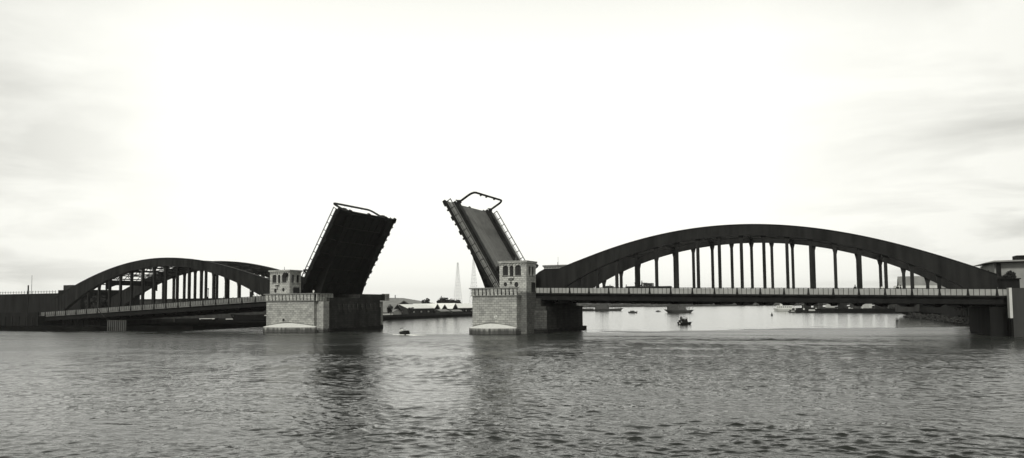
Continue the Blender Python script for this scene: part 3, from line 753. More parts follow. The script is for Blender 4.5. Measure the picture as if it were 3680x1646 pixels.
# ------------------------------------------------------------------ buildings
def gable(x0, x1, y0, y1, z0, ze, zr_, ridge, label, wall, roof, group=None, name='warehouse', over=.5, wins=0):
    """ridge='x': ridge runs along x"""
    loc = ((x0+x1)/2, (y0+y1)/2, z0); root = thing(name, label, 'building', loc, 0, group)
    inv = Matrix.Translation((-loc[0], -loc[1], -loc[2]))
    th = .25
    if ridge == 'x':
        ym = (y0+y1)/2
        MB().yz([(y0, z0), (y1, z0), (y1, ze), (ym, zr_), (y0, ze)], x0, x1).build('wall', wall, root, inv)
        s_ = (zr_-ze)/(ym-y0); r = MB()
        r.yz([(y0-over, ze-s_*over+.02), (ym, zr_+.02), (ym, zr_+th+.02), (y0-over, ze-s_*over+th+.02)], x0-over, x1+over)
        r.yz([(y1+over, ze-s_*over+.02), (ym+.001, zr_+.02), (ym+.001, zr_+th+.02), (y1+over, ze-s_*over+th+.02)], x0-over, x1+over)
        r.build('roof', roof, root, inv)
    else:
        xm = (x0+x1)/2
        MB().xz([(x0, z0), (x1, z0), (x1, ze), (xm, zr_), (x0, ze)], y0, y1).build('wall', wall, root, inv)
        s_ = (zr_-ze)/(xm-x0); r = MB()
        r.xz([(x0-over, ze-s_*over+.02), (xm, zr_+.02), (xm, zr_+th+.02), (x0-over, ze-s_*over+th+.02)], y0-over, y1+over)
        r.xz([(x1+over, ze-s_*over+.02), (xm+.001, zr_+.02), (xm+.001, zr_+th+.02), (x1+over, ze-s_*over+th+.02)], y0-over, y1+over)
        r.build('roof', roof, root, inv)
    for k in range(wins):
        if ridge == 'x':
            yy = y0+(y1-y0)*(k+.7)/(wins+.4); MB().box(x1+.003, x1+.08, yy-.45, yy+.45, ze-2.0, ze-.6).build('window', WALLP, root, inv)
        else:
            yy = y0+(y1-y0)*(k+.5)/wins; MB().box(x1+.003, x1+.08, yy-.8, yy+.8, z0+1.6, z0+2.4).build('window', WALLP if k % 2 else DARK, root, inv)
    return root, inv
# left bank quay wall seen between the piers
tag(MB().hexa([(-90.3, 110, -3), (-104.2, 243, -3), (-122, 400, -3), (-124, 400, -3), (-106.2, 243, -3), (-92.3, 110, -3)],
              [(-90.3, 110, 2.2), (-104.2, 243, 2.2), (-122, 400, 2.2), (-124, 400, 2.2), (-106.2, 243, 2.2), (-92.3, 110, 2.2)]).build('quay_wall', TIMBER), 'dark quay wall along the left bank between the two piers', 'quay')
gable(-121, -111, 181, 208, 1.1, 4.9, 6.9, 'y', 'long dark waterside shed with bright white roof left of the row of gables', WALLM, ROOFW, wins=7)
gable(-128, -111.5, 236.5, 268, 1.1, 4.7, 7.3, 'y', 'long dark waterside shed with bright white roof beside the right pier', WALLD, ROOFW, wins=9)
gable(-126, -111, 208.5, 214.6, 1.1, 4.7, 7.2, 'x', 'dark gabled shed touching the end of the long white roof', WALLD, ROOFW)
gable(-126, -111, 216.8, 223.2, 1.1, 4.5, 6.8, 'x', 'middle dark gabled shed with pale roof slopes on the left bank', WALLM, ROOFW)
gable(-126, -111, 230, 236.2, 1.1, 4.7, 7.4, 'x', 'tall dark gabled shed left of the last white roofed shed', WALLD, ROOFW)
gable(-131, -113, 169.5, 176.5, 1.1, 4.6, 7.0, 'x', 'small grey gabled house with light windows near the left pier', WALLM, ROOFG, name='house', wins=3)
gable(-150, -118, 176, 199, 1.1, 5.0, 9.0, 'x', 'wide dark gabled hall rising behind the white roofed shed', WALLM, ROOFG)
rt, inv = gable(-190, -140, 168, 262, 1.1, 7.4, 11.2, 'y', 'huge grey roofed warehouse behind the riverside sheds', WALLP, ROOFG)
for k in range(12): MB().bar((-165, 174+k*7.2, 11.2), (-165, 174+k*7.2, 12.3+.5*(k % 3)), .28, 6).build('roof_vent', QUAY, rt, inv)
gable(-118, -107, 160, 168, 1.1, 3.2, 4.4, 'x', 'small pale shed at the river edge beside the left pier', WALLP, ROOFG, name='shed')
gable(-112, -107, 209, 219, 1.1, 3.0, 3.9, 'y', 'low grey lean-to at the quay below the dark gables', WALLM, ROOFG, name='shed')
gable(-110, -106.5, 222, 233, 1.1, 2.9, 3.6, 'y', 'low pale roofed store on the quay before the tall gable', WALLM, ROOFG, name='shed')
# flat roofed block on the left bank
t = thing('flat_roof_building', 'long dark flat roofed building with roof railing behind the left arch end', 'building', (-190, 45, 0))
inv = Matrix.Translation((190, -45, 0))
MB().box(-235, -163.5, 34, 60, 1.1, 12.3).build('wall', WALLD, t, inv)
MB().box(-172, -163, 33.5, 60.5, 12.3, 13.5).build('parapet', WALLD, t, inv)
MB().box(-176, -171, 36, 42, 13.5, 15.4).build('rooftop_house', WALLM, t, inv)
MB().box(-177.5, -170, 35, 43, 12.3, 13.5).build('rooftop_base', WALLD, t, inv)
mb = MB()
for k in range(36): mb.bar((-234+k*1.65, 34.2, 12.3), (-234+k*1.65, 34.2, 13.4), .09, 4)
mb.bar((-235, 34.2, 13.0), (-177.5, 34.2, 13.0), .05, 4)
mb.build('roof_railing', QUAY, t, inv)
t = thing('low_building', 'low dark building with a railed roof seen between the first hangers of the left arch', 'building', (-170, 45, 0))
inv = Matrix.Translation((170, -45, 0))
MB().box(-178, -162.5, 40, 58, 1.1, 11.3).build('wall', WALLD, t, inv)
mb = MB()
for k in range(12): mb.bar((-177.5+k*1.3, 40.1, 11.3), (-177.5+k*1.3, 40.1, 12.3), .07, 4)
mb.bar((-178, 40.1, 12.2), (-162.5, 40.1, 12.2), .05, 4); mb.build('roof_railing', QUAY, t, inv)
t = thing('long_warehouse', 'long low grey warehouse seen through the hangers of the left arch', 'building', (-170, 120, 0))
inv = Matrix.Translation((170, -120, 0))
MB().box(-262, -128, 112, 132, 1.1, 10.5).build('wall', WALLM, t, inv)
MB().box(-262.5, -127.5, 111.5, 132.5, 10.503, 10.8).build('roof', WALLM, t, inv)
# right bank building with flat overhanging roof
t = thing('office_building', 'grey flat roofed building with wide eaves at the right edge', 'building', (145, 66, 0))
inv = Matrix.Translation((-145, -66, 0))
MB().box(132.6, 165, 60, 80, 2, 15.7).build('wall', BLDG, t, inv)
MB().hexa([(130.7, 58.5, 15.72), (132.4, 58.5, 15.9), (168, 58.5, 16.1), (168, 81, 16.1), (132.4, 81, 15.9), (130.7, 81, 15.72)],
          [(130.7, 58.5, 15.85), (132.4, 58.5, 16.25), (168, 58.5, 16.5), (168, 81, 16.5), (132.4, 81, 16.25), (130.7, 81, 15.85)]).build('roof', BLDG, t, inv)
MB().box(137.9, 143, 63, 68, 16.35, 17.6).build('rooftop_house', WALLD, t, inv)
MB().box(133, 133.9, 59.3, 60, 12, 15.6).build('downpipe', WALLD, t, inv)
t = thing('small_house', 'small dark block in front of the grey building at the right edge', 'building', (131, 20, 7))
inv = Matrix.Translation((-131, -20, -7))
MB().box(126.6, 129.9, 18, 20.5, 7.3, 10.6).build('wall', WALLD, t, inv)
MB().box(126.4, 130.1, 17.7, 20.8, 10.6, 10.8).build('roof', QUAY, t, inv)
# sloping roofs beyond the right arch foot
gable(121, 146, 196, 216, 2.1, 9.5, 16.9, 'x', 'pale pitched roof building behind the foot of the right arch', WALLP, ROOFG)
gable(118.5, 134, 186, 196, 2.1, 8.5, 12.6, 'x', 'lower grey roofed building in front of the pitched roof behind the right arch', WALLM, WALLP)

# far shore
for k in range(26):
    x = -430+k*17+rng.uniform(-3, 3); y = 1400+rng.uniform(0, 30)+ (max(0, x+170))*.9; h = rng.uniform(7, 15)
    gable(x-6.5, x+6.5, y, y+16, 1.4, h*.7, h, 'x' if k % 2 else 'y', 'pale hazy shed on the far shore beneath the right span', FAR, FARR, 'far shore sheds', name='far_shed', over=.3)

mb = MB(); rr = random.Random(21)
for k in range(5200):
    x = rr.uniform(-560, 60); y = 1392+max(0, x+170)*.55+rr.uniform(-3, 3)
    h = 4+7*abs(math.sin(x*.031)+.6*math.sin(x*.083+1))*.6
    p = Vector((x, y, 1.5+rr.random()*h)); d1 = Vector((rr.gauss(0, 1), rr.gauss(0, 1), rr.gauss(0, 1))).normalized(); d2 = d1.orthogonal().normalized(); s_ = rr.uniform(.8, 2.2)
    mb.bm.faces.new([mb.bm.verts.new(p+d1*s_), mb.bm.verts.new(p+d2*s_*.6), mb.bm.verts.new(p-d1*s_), mb.bm.verts.new(p-d2*s_*.6)])
ft_ = mb.build('far_woods', FARTREE); ft_['kind'] = 'stuff'; ft_['label'] = 'hazy belt of trees along the far shore'; ft_['category'] = 'trees'

def blob_tree(loc, r, h, label, mat=LEAF, n=260, name='tree', group=None, ls=.35, trunk=True):
    root = thing(name, label, 'tree', loc, 0, group)
    t_ = MB(); t_.bar((0, 0, -.3), (0, 0, h*.55), r*.09+.05, 7, r*.04)
    for k in range(5):
        a_ = k*1.3; t_.bar((0, 0, h*.35), (math.cos(a_)*r*.5, math.sin(a_)*r*.5, h*.7), r*.04+.02, 5, .02)
    t_.build('trunk', BARK, root)
    c = MB(); bm_ = c.bm
    cl = [(rng.uniform(-.55, .55)*r, rng.uniform(-.55, .55)*r, h*rng.uniform(.45, .88), rng.uniform(.3, .55)*r) for _ in range(9)]
    for k in range(n):
        cx_, cy_, cz_, cr = rng.choice(cl)
        v = Vector((rng.gauss(0, 1), rng.gauss(0, 1), rng.gauss(0, .8))).normalized()*cr*rng.uniform(.5, 1.05)
        p = Vector((cx_, cy_, cz_))+v; d1 = Vector((rng.gauss(0, 1), rng.gauss(0, 1), rng.gauss(0, 1))).normalized(); d2 = d1.orthogonal().normalized()
        s_ = ls*rng.uniform(.6, 1.3)
        vs_ = [bm_.verts.new(p+d1*s_), bm_.verts.new(p+d2*s_*.6), bm_.verts.new(p-d1*s_), bm_.verts.new(p-d2*s_*.6)]
        bm_.faces.new(vs_)
    c.build('crown', mat, root)
    return root
blob_tree((127.6, 34, 7.2), 2.3, 5.2, 'dark bushy tree at the right end of the arch, left one', n=900)
blob_tree((130.9, 36, 7.2), 2.0, 5.6, 'dark bushy tree beside the grey building, right one', n=900)
blob_tree((126.6, 62, 2), 3.2, 6.8, 'dark tree low on the right bank below the arch end', n=700)
blob_tree((-154, 34, 1), 4.5, 9.0, 'dark tree behind the left arch foot, nearest the arch', n=1200, ls=.5)
blob_tree((-131, 48, 1), 3.0, 6.6, 'small dark tree beneath the left arch beside the low building', n=800, ls=.4)
blob_tree((-150, 31, 1), 4.5, 9.5, 'dark tree in front of the flat roofed building on the left', n=900, ls=.5)
for k, (y, h, r) in enumerate(((268, 8.5, 3.5), (274, 9.5, 4.5), (281, 7.5, 3.8), (287, 8.3, 4), (294, 7.7, 4), (302, 8.4, 4))):
    blob_tree((-140-k, y, 1.1), r, h+1.2, 'dark tree in the row above the white roofs by the right pier', FARTREE if 0 else LEAF, 600, group='trees behind the white roofs', ls=.5)
blob_tree((-127, 225.5, 1.1), 2.2, 9.2, 'narrow dark tree left of the tall dark gable', n=500)
blob_tree((-129, 233, 1.1), 1.6, 10.6, 'tall thin dark tree rising behind the tall gable', n=450)
blob_tree((-103, 152, 1.1), 2.4, 5.5, 'dark bush at the river edge by the left pier', n=500, name='bush')
blob_tree((-106.5, 176, 1.1), 2.0, 4.6, 'rounded bush at the quay below the grey house', n=400, name='bush')

# lattice masts
def mast(x, y, z1, wb, label):
    root = thing('lattice_mast', label, 'mast', (x, y, 1.4))
    m_ = MB(); n_ = 14; wt = wb*.16
    def w_(t): return wb*(1-t)**1.15*.5+wt*.5
    lv = [k/n_ for k in range(n_+1)]
    for a_, b_ in zip(lv, lv[1:]):
        ra, rb = w_(a_), w_(b_); za, zb_ = a_*z1, b_*z1
        ca = [(sx*ra, sy*ra, za) for sx, sy in ((1, 1), (1, -1), (-1, -1), (-1, 1))]; cb_ = [(sx*rb, sy*rb, zb_) for sx, sy in ((1, 1), (1, -1), (-1, -1), (-1, 1))]
        for i in range(4):
            j = (i+1) % 4
            m_.bar(ca[i], cb_[i], .15, 4); m_.bar(ca[i], cb_[j], .06, 4); m_.bar(ca[j], cb_[i], .06, 4); m_.bar(cb_[i], cb_[j], .08, 4)
    m_.build('lattice', MASTM, root)
    return root
mast(-460, 900, 73, 10, 'shorter faint lattice radio mast behind the left bank, left of the pair')
mast(-434, 905, 81, 10.5, 'taller faint lattice radio mast, right of the pair')
# poles on the left bank
tag(MB().bar((-134.5, -5, -2), (-134.5, -5, 13.8), .28, 8, .2).build('utility_pole', TIMBER), 'thick dark pole standing at the left end of the bridge', 'pole')
t = thing('wooden_post', 'thin dark pole on the roof line far left', 'pole', (-190, 33, 12)); MB().bar((0, 0, 0), (0, 0, 7.2), .09, 6, .06).build('shaft', TIMBER, t)
MB().ball((0, 0, 7.2), .15, 6).build('finial', TIMBER, t)
tag(MB().bar((-104.6, 2, 0), (-107, -2, 6.2), .1, 6).build('mooring_pole', WALLM), 'thin leaning pale pole in front of the dark left bank', 'pole')

# ------------------------------------------------------------------ riprap on the right bank
mb = MB(); rr = random.Random(3)
for k in range(420):
    t_ = rr.random(); x = 121.5+7*t_**.6+rr.uniform(-.8, .8); y = 186-128*t_+rr.uniform(-2, 2)
    u_ = rr.random(); s_ = rr.uniform(.35, .9)
    mt_ = Matrix.Translation((x+u_*2.6-.5, y, .05+u_*1.5)) @ Matrix.Rotation(rr.uniform(0, 6), 4, Vector((rr.random(), rr.random(), 1)).normalized()) @ Matrix.Diagonal((s_, s_*.8, s_*.6, 1))
    bmesh.ops.create_icosphere(mb.bm, subdivisions=1, radius=1, matrix=mt_)
rp = mb.build('riprap', ROCK); rp['kind'] = 'stuff'; rp['label'] = 'rock rubble along the foot of the right bank'; rp['category'] = 'rubble'
mb = MB(); mb.hexa([(126, 215, -1), (129.2, 90, -1), (129.8, 57, -1), (131, 57, -1), (131, 215, -1)], [(126, 215, 5.3), (129.2, 90, 5.3), (129.8, 57, 5.3), (131, 57, 5.3), (131, 215, 5.3)])
for k in range(16): mb.box(128.4-.16*k*0, 128.9, 60+9*k, 60.8+9*k, 0, 5.2) if k < 4 else None
tag(mb.build('embankment_wall', QUAY), 'dark embankment wall above the rocks under the right span', 'wall')

# ------------------------------------------------------------------ boats
def hull(Ln, Bm, Hh, sheer=.3, bowrake=.12, n=14):
    """pointed bow toward +x, transom at -x"""
    mb_ = MB(); bm_ = mb_.bm; rows = []
    for k in range(n+1):
        t_ = k/n; x = -Ln/2+Ln*t_
        wdt = Bm/2*(1-max(0, (t_-.55)/.45)**2.0)*(.82+.18*min(1, t_*4)); top_ = Hh+sheer*(abs(t_-.4)/.6)**2
        xb = x - (bowrake*Ln*max(0, (t_-.6)/.4)) + bowrake*.5*Ln*max(0, (.15-t_)/.15)
        wdt = max(wdt, .02)
        rows.append([bm_.verts.new(p) for p in ((x, -wdt, top_), (xb, -wdt*.8, .1*Hh), (xb, -wdt*.3, -.5*Hh), (xb, wdt*.3, -.5*Hh), (xb, wdt*.8, .1*Hh), (x, wdt, top_), (x, wdt*.9, top_-.12*Hh), (x, -wdt*.9, top_-.12*Hh))])
    for a_, b_ in zip(rows, rows[1:]):
        for i in range(8): bm_.faces.new((a_[i], a_[(i+1) % 8], b_[(i+1) % 8], b_[i]))
    bm_.faces.new(rows[0]); bm_.faces.new(rows[-1][::-1])
    return mb_

# people --------------------------------------------------------------
def body_mesh(pose='stand'):
    """skinned skeleton evaluated to one continuous mesh, feet (or seat) at z = 0, facing -y"""
    V = []; E = []; Rr = []
    def v(p, r, par=None):
        V.append(p); Rr.append(r); i = len(V)-1
        if par is not None: E.append((par, i))
        return i
    if pose == 'stand': hz = .93
    else: hz = .12
    pel = v((0, 0, hz), .13); ch = v((0, .0, hz+.28), .135, pel); sh = v((0, .01, hz+.46), .12, ch); nk = v((0, .0, hz+.56), .055, sh)
    hd_ = v((0, -.02, hz+.64), .085, nk); hd2 = v((0, -.02, hz+.76), .09, hd_); ns = v((0, -.115, hz+.69), .018, hd_)
    for s_ in (-1, 1):
        a_ = v((s_*.17, .01, hz+.47), .06, sh)
        if pose == 'stand': e_ = v((s_*.22, .02, hz+.2), .042, a_); w_ = v((s_*.2, -.1, hz-.02), .03, e_); h_ = v((s_*.19, -.14, hz-.1), .035, w_)
        else: e_ = v((s_*.23, -.08, hz+.24), .042, a_); w_ = v((s_*.17, -.3, hz+.2), .03, e_); h_ = v((s_*.15, -.38, hz+.2), .035, w_)
        for q in range(5):
            f1 = v((V[h_][0]+(q-2)*.016, V[h_][1]-.02, V[h_][2]-.03), .011, h_); v((V[f1][0], V[f1][1]-.03, V[f1][2]-.03-.004*q), .009, f1)
        hp_ = v((s_*.09, 0, hz-.05), .1, pel)
        if pose == 'stand': k_ = v((s_*.1, -.02, .5), .065, hp_); an = v((s_*.1, .03, .09), .042, k_); v((s_*.11, -.13, .03), .035, an)
        else: k_ = v((s_*.13, -.42, hz+.05), .065, hp_); an = v((s_*.12, -.45, hz-.33), .042, k_); v((s_*.12, -.6, hz-.38), .035, an)
    me = bpy.data.meshes.new('body'); me.from_pydata(V, E, [])
    ob = bpy.data.objects.new('tmp', me); col.objects.link(ob)
    sk = ob.modifiers.new('s', 'SKIN')
    for i, r_ in enumerate(Rr): me.skin_vertices[0].data[i].radius = (r_, r_)
    me.skin_vertices[0].data[0].use_root = True
    sb = ob.modifiers.new('d', 'SUBSURF'); sb.levels = 1; sb.render_levels = 1
    dg = bpy.context.evaluated_depsgraph_get()
    out = bpy.data.meshes.new_from_object(ob.evaluated_get(dg)); bpy.data.objects.remove(ob, do_unlink=True)
    out.name = 'body'
    out.materials.clear(); out.materials.append(SKIN)
    out.polygons.foreach_set('use_smooth', [True]*len(out.polygons))
    return out, hz
BODY = {p: body_mesh(p) for p in ('stand', 'sit')}
def garment(pose, hz, part):
    g = MB()
    def ring(pts):
        rows = []
        for (x, y, z, rx, ry) in pts: rows.append([g.bm.verts.new((x+rx*math.cos(2*math.pi*k/10), y+ry*math.sin(2*math.pi*k/10), z)) for k in range(10)])
        for a_, b_ in zip(rows, rows[1:]):
            for k in range(10): g.bm.faces.new((a_[k], a_[(k+1) % 10], b_[(k+1) % 10], b_[k]))
        g.bm.faces.new(rows[0]); g.bm.faces.new(rows[-1])
    if part == 'shirt':
        ring([(0, 0, hz-.06, .165, .14), (0, 0, hz+.1, .16, .135), (0, 0, hz+.3, .18, .15), (0, 0, hz+.47, .2, .12), (0, 0, hz+.53, .09, .08)])
        for s_ in (-1, 1):
            if pose == 'stand': g.bar((s_*.17, .01, hz+.48), (s_*.22, .02, hz+.2), .085, 8, .06)
            else: g.bar((s_*.17, .01, hz+.48), (s_*.23, -.08, hz+.24), .085, 8, .06)
    elif part == 'trousers':
        if pose == 'stand':
            ring([(0, 0, hz-.12, .17, .13), (0, 0, hz+.0, .165, .135)])
            for s_ in (-1, 1): g.bar((s_*.09, 0, hz-.04), (s_*.1, -.02, .5), .115, 8, .085); g.bar((s_*.1, -.02, .5), (s_*.1, .03, .1), .085, 8, .065)
        else:
            ring([(0, 0, hz-.12, .17, .15), (0, 0, hz+.0, .165, .14)])
            for s_ in (-1, 1): g.bar((s_*.09, 0, hz-.04), (s_*.13, -.42, hz+.05), .11, 8, .085); g.bar((s_*.13, -.42, hz+.05), (s_*.12, -.45, hz-.3), .085, 8, .065)
    else:
        g.ball((0, -.005, hz+.76), .118, 10, (.95, 1.05, .95))
    return g
PROTO = {}
def person(pose, shirt, loc, rz, label, group=None):
    key = (pose, shirt.name)
    root = thing('person', label, 'person', loc, rz, group)
    if key not in PROTO:
        me, hz = BODY[pose]
        b_ = bpy.data.objects.new('body', me); col.objects.link(b_); b_.parent = root
        ms = [b_]
        ms.append(garment(pose, hz, 'shirt').build('shirt', shirt, root)); ms.append(garment(pose, hz, 'trousers').build('trousers', CLOTHD, root))
        ms.append(garment(pose, hz, 'hair').build('hair', CLOTHD, root))
        PROTO[key] = ms
    else:
        for q in PROTO[key]:
            c = q.copy(); col.objects.link(c); c.parent = root
    return root

# motor boat in the gap, two people in white
t = thing('motorboat', 'small dark motorboat with two people in white between the piers', 'boat', (8.9, -16.3, 0), R(158))
hull(3.4, 1.35, .42, .2).build('hull', HULLD, t, smooth=False)
MB().hexa([(-1.5, -.55, .36), (-.25, -.62, .36), (-.25, .62, .36), (-1.5, .55, .36)], [(-1.4, -.5, .98), (-.7, -.5, .95), (-.7, .5, .95), (-1.4, .5, .98)]).build('engine_hood', HULLD, t)
MB().box(-.32, .9, -.5, .5, .25, .33).build('thwart', WOOD, t)
MB().bar((-1.65, 0, .3), (-1.78, 0, .95), .06, 6).build('tiller', HULLD, t)
person('sit', CLOTHW, (8.1, -16.35, .5), R(70), 'person in a white shirt seated at the front of the motorboat')
person('sit', CLOTHW, (8.62, -16.5, .6), R(70), 'person in a white shirt sitting higher, just behind the front one')
# wake
mb = MB(); rr = random.Random(5)
for k in range(420):
    t_ = rr.random()**1.3; sgn = rr.choice((-1, 1)); a_ = R(158)
    lx = -1.5-4.5*t_; ly = sgn*(.3+1.3*t_)*rr.uniform(.2, 1.15)
    if rr.random() < .3: lx = rr.uniform(-1.6, 2.3); ly = sgn*(.75+.5*rr.random())
    X_ = 8.9+lx*math.cos(a_)-ly*math.sin(a_); Y_ = -16.3+lx*math.sin(a_)+ly*math.cos(a_)
    s_ = rr.uniform(.08, .26)*(1-.5*t_)
    bmesh.ops.create_icosphere(mb.bm, subdivisions=1, radius=1, matrix=Matrix.Translation((X_, Y_, .0)) @ Matrix.Diagonal((s_*1.4, s_, s_*.55, 1)))
wk = mb.build('wake_foam', FOAM); wk['kind'] = 'stuff'; wk['label'] = 'white foam churned up round the small motorboat'; wk['category'] = 'foam'

# dark launch
t = thing('launch', 'stubby black launch with a cabin on the bright water beyond the right span', 'boat', (53.8, 71, 0), R(8))
hull(4.4, 1.7, .62, .2).build('hull', HULLD, t)
MB().hexa([(-.7, -.62, .6), (1.05, -.62, .6), (1.05, .62, .6), (-.7, .62, .6)], [(-.65, -.55, 1.6), (.85, -.55, 1.65), (.85, .55, 1.65), (-.65, .55, 1.6)]).build('cabin', HULLD, t)
MB().box(-.75, .95, -.68, .68, 1.66, 1.74).build('cabin_roof', HULLD, t)
MB().bar((.75, 0, 1.7), (.75, 0, 2.3), .06, 6).build('mast', HULLD, t)
MB().box(-1.7, -1.0, -.6, .6, .6, 1.3).build('stern_house', HULLD, t)
mb = MB(); mb.cyl((-1.35, -.8, .35), .2, .12, 'y', 12); mb.build('life_ring', CAP, t)
MB().box(.1, .25, -.66, -.6, 1.35, 1.5).build('porthole', CAP, t)
person('stand', CLOTHD, (52.75, 70.8, .75), R(10), 'person standing at the stern of the black launch, left one', 'people on the black launch')
person('stand', CLOTHD, (53.05, 71.0, .7), R(-30), 'person standing at the stern of the black launch, next to the cabin', 'people on the black launch')

def small_boat(loc, rz, Ln, mat, label, cabin=True, name='motorboat', cm=None):
    t_ = thing(name, label, 'boat', loc, rz)
    hull(Ln, Ln*.32, Ln*.13, Ln*.05).build('hull', mat, t_)
    if cabin: MB().hexa([(-Ln*.3, -Ln*.1, Ln*.1), (Ln*.2, -Ln*.1, Ln*.1), (Ln*.2, Ln*.1, Ln*.1), (-Ln*.3, Ln*.1, Ln*.1)], [(-Ln*.28, -Ln*.09, Ln*.25), (Ln*.14, -Ln*.09, Ln*.25), (Ln*.14, Ln*.09, Ln*.25), (-Ln*.28, Ln*.09, Ln*.25)]).build('cabin', cm or mat, t_)
    return t_
small_boat((-33, 346, 0), R(20), 6.6, HULLG, 'small grey cabin boat on the bright water left of the junk')
small_boat((-73+41, 420, 0), R(0), 4.2, HULLG, 'tiny grey boat just behind the small cabin boat')
small_boat((54.5, 455, 0), R(0), 5.5, HULLG, 'tiny grey boat far off near the white ship')
for i, (x, y, ln, m_, lb) in enumerate([(82, 333, 8, HULLD, 'small dark boat moored outside the long barge with pale cargo'), (100, 336, 6, HULLW, 'small white boat lying between two dark barges'), (117, 330, 9, HULLD, 'dark cabin boat in front of the middle barges'), (70, 338, 5, HULLG, 'tiny grey boat off the end of the shorter dark barge')]):
    small_boat((x, y, 0), R(180*(i % 2)+5), ln, m_, lb, True, cm=(WALLP, HULLW, WALLM, WALLP)[i])
# buoy
t = thing('buoy', 'small black buoy floating right of the black launch', 'buoy', (66.5, 229.6, 0))
MB().cyl((0, 0, .25), .5, .7, 'z', 12).build('float', HULLD, t)
MB().bar((0, 0, .6), (0, 0, 1.5), .3, 8, .08).build('top_cone', HULLD, t)
# junk with cluttered deck
t = thing('fishing_boat', 'broad wooden fishing boat with crowded masts and poles on its deck', 'boat', (-3, 352, 0), R(177))
hull(20, 5.2, 1.7, .7, .18).build('hull', HULLG, t)
MB().hexa([(-5, -1.8, 1.7), (1.5, -1.8, 1.7), (1.5, 1.8, 1.7), (-5, 1.8, 1.7)], [(-4.5, -1.5, 4.0), (1, -1.5, 4.2), (1, 1.5, 4.2), (-4.5, 1.5, 4.0)]).build('deckhouse', HULLG, t)
MB().box(3.5, 7.5, -1.4, 1.4, 1.8, 4.3).build('fore_cabin', HULLD, t)
rr = random.Random(9)
for k in range(26):
    x = rr.uniform(-8, 8.5); hgt = 8.6-abs(x-1.5)*.42-rr.uniform(0, 1.8)
    y = rr.uniform(-1.8, 1.8); MB().bar((x, y, 1.6), (x+rr.uniform(-.9, .9), y*.8, hgt), rr.uniform(.06, .16), 5, .05).build('mast' if k < 3 else 'pole', WOOD if k % 3 else HULLG, t)
MB().bar((-8.8, 0, 2.2), (-11.8, 0, 6.0), .14, 6, .06).build('boom', HULLG, t)
MB().hexa([(-1, -1.9, 1.7), (7.5, -1.9, 1.7), (7.5, 1.9, 1.7), (-1, 1.9, 1.7)], [(.2, -.9, 8.0), (4.8, -.9, 7.6), (4.8, .9, 7.6), (.2, .9, 8.0)]).build('hung_net', material('fishing_net', .05, .9, .6, 2.2), t)
# hazy freighter on the left
t = thing('cargo_ship', 'hazy low cargo ship half hidden by the right pier', 'ship', (-108, 512, 0), 0)
hull(46, 8, 1.6, .9, .06).build('hull', HULLG, t)
MB().box(-3, 9, -2.6, 2.6, 1.5, 5.6).build('deckhouse', HULLG, t)
MB().box(1.5, 8, -2.2, 2.2, 5.6, 8.2).build('bridge_house', HULLG, t)
MB().cyl((3.5, 0, 9), .8, 2.4, 'z', 12).build('funnel', HULLD, t)
for x in (-17, -12, -8.5, 13): MB().bar((x, 0, 1.3), (x, 0, 4.6+abs(x)*.12), .18, 6, .1).build('mast', HULLG, t)
MB().box(-20, -6, -2.4, 2.4, 1.4, 2.3).build('hatch', HULLG, t)
# white ferry and dark barges
t = thing('ferry', 'small white passenger ferry moored left of the dark barges', 'boat', (59, 432, 0), R(180))
hull(15, 4.4, 1.7, .5, .08).build('hull', HULLW, t)
MB().box(-6.2, 5.0, -1.8, 1.8, 1.6, 4.1).build('saloon', HULLW, t)
MB().box(-5.2, 2.5, -1.5, 1.5, 4.1, 5.6).build('upper_deck', HULLW, t)
for k in range(8): MB().box(-5.6+k*1.3, -4.9+k*1.3, 1.803, 1.86, 2.6, 3.4).build('window', DARK, t)
MB().cyl((-1, 0, 6.1), .5, 1.2, 'z', 10).build('funnel', WOOD, t)
brg = [(74, 345, 12, 'shorter dark barge next to the white ferry'), (89, 346, 19, 'long dark barge with pale cargo on deck under the right span'), (109, 347, 20, 'long dark barge in the middle of the moored row'), (127, 340, 17, 'dark barge at the right end of the moored row')]
for i, (x, y, ln, lb) in enumerate(brg):
    t = thing('barge', lb, 'barge', (x, y, 0), R(180 if i % 2 else 0))
    hull(ln, 5, 1.5, .5, .05).build('hull', HULLD, t)
    MB().box(-ln*.35, ln*.1, -1.7, 1.7, 1.3, 2.5+.4*(i % 2)).build('deckhouse', HULLD if i != 1 else WALLM, t)
    for k in range(5):
        s_ = rr.uniform(.5, 1.2); x_ = rr.uniform(-ln*.4, ln*.35)
        MB().box(x_, x_+s_, -2.0, -2.0+s_*.8, 1.5, 1.5+s_*.8+rr.uniform(0, 1)).build('deck_cargo', (WALLP, CAP, WALLM)[k % 3], t)
    MB().bar((ln*.2, 0, 1.3), (ln*.2, 0, 5.5), .12, 6, .06).build('mast', WOOD, t)
# clutter of sheds behind the barges
for k in range(9):
    x = 74+k*7.3; h = rng.uniform(3.6, 5.8)
    gable(x, x+5.6, 372+rng.uniform(0, 6), 381, 2.1, 2.1+h*.6, 2.1+h, 'x' if k % 2 else 'y', 'small waterside hut behind the moored barges', (WALLD, WALLM, WALLP)[k % 3], (ROOFG, WALLD)[k % 2], 'huts behind the barges', name='hut', over=.2)
# boats drawn up at the left bank, seen under the left span
lbs = [(-118, 52, 7, HULLW, 'small white boat lying on the left bank, leftmost of the white ones'), (-117, 62, 4, HULLW, 'stubby white boat with a hood on the left bank'),
       (-109, 66, 17, HULLW, 'longest white boat lying along the left bank under the span'), (-97, 76, 9, HULLW, 'white boat on the left bank nearest the left pier')]
for x, y, ln, m_, lb in lbs:
    t = small_boat((x, y, 1.2), R(38), ln, HULLD, lb, False, 'rowing_boat')
    MB().box(-ln*.45, ln*.3, -ln*.12-.15, ln*.12+.15, ln*.1+.1, ln*.1+.42).build('cover', HULLW, t)

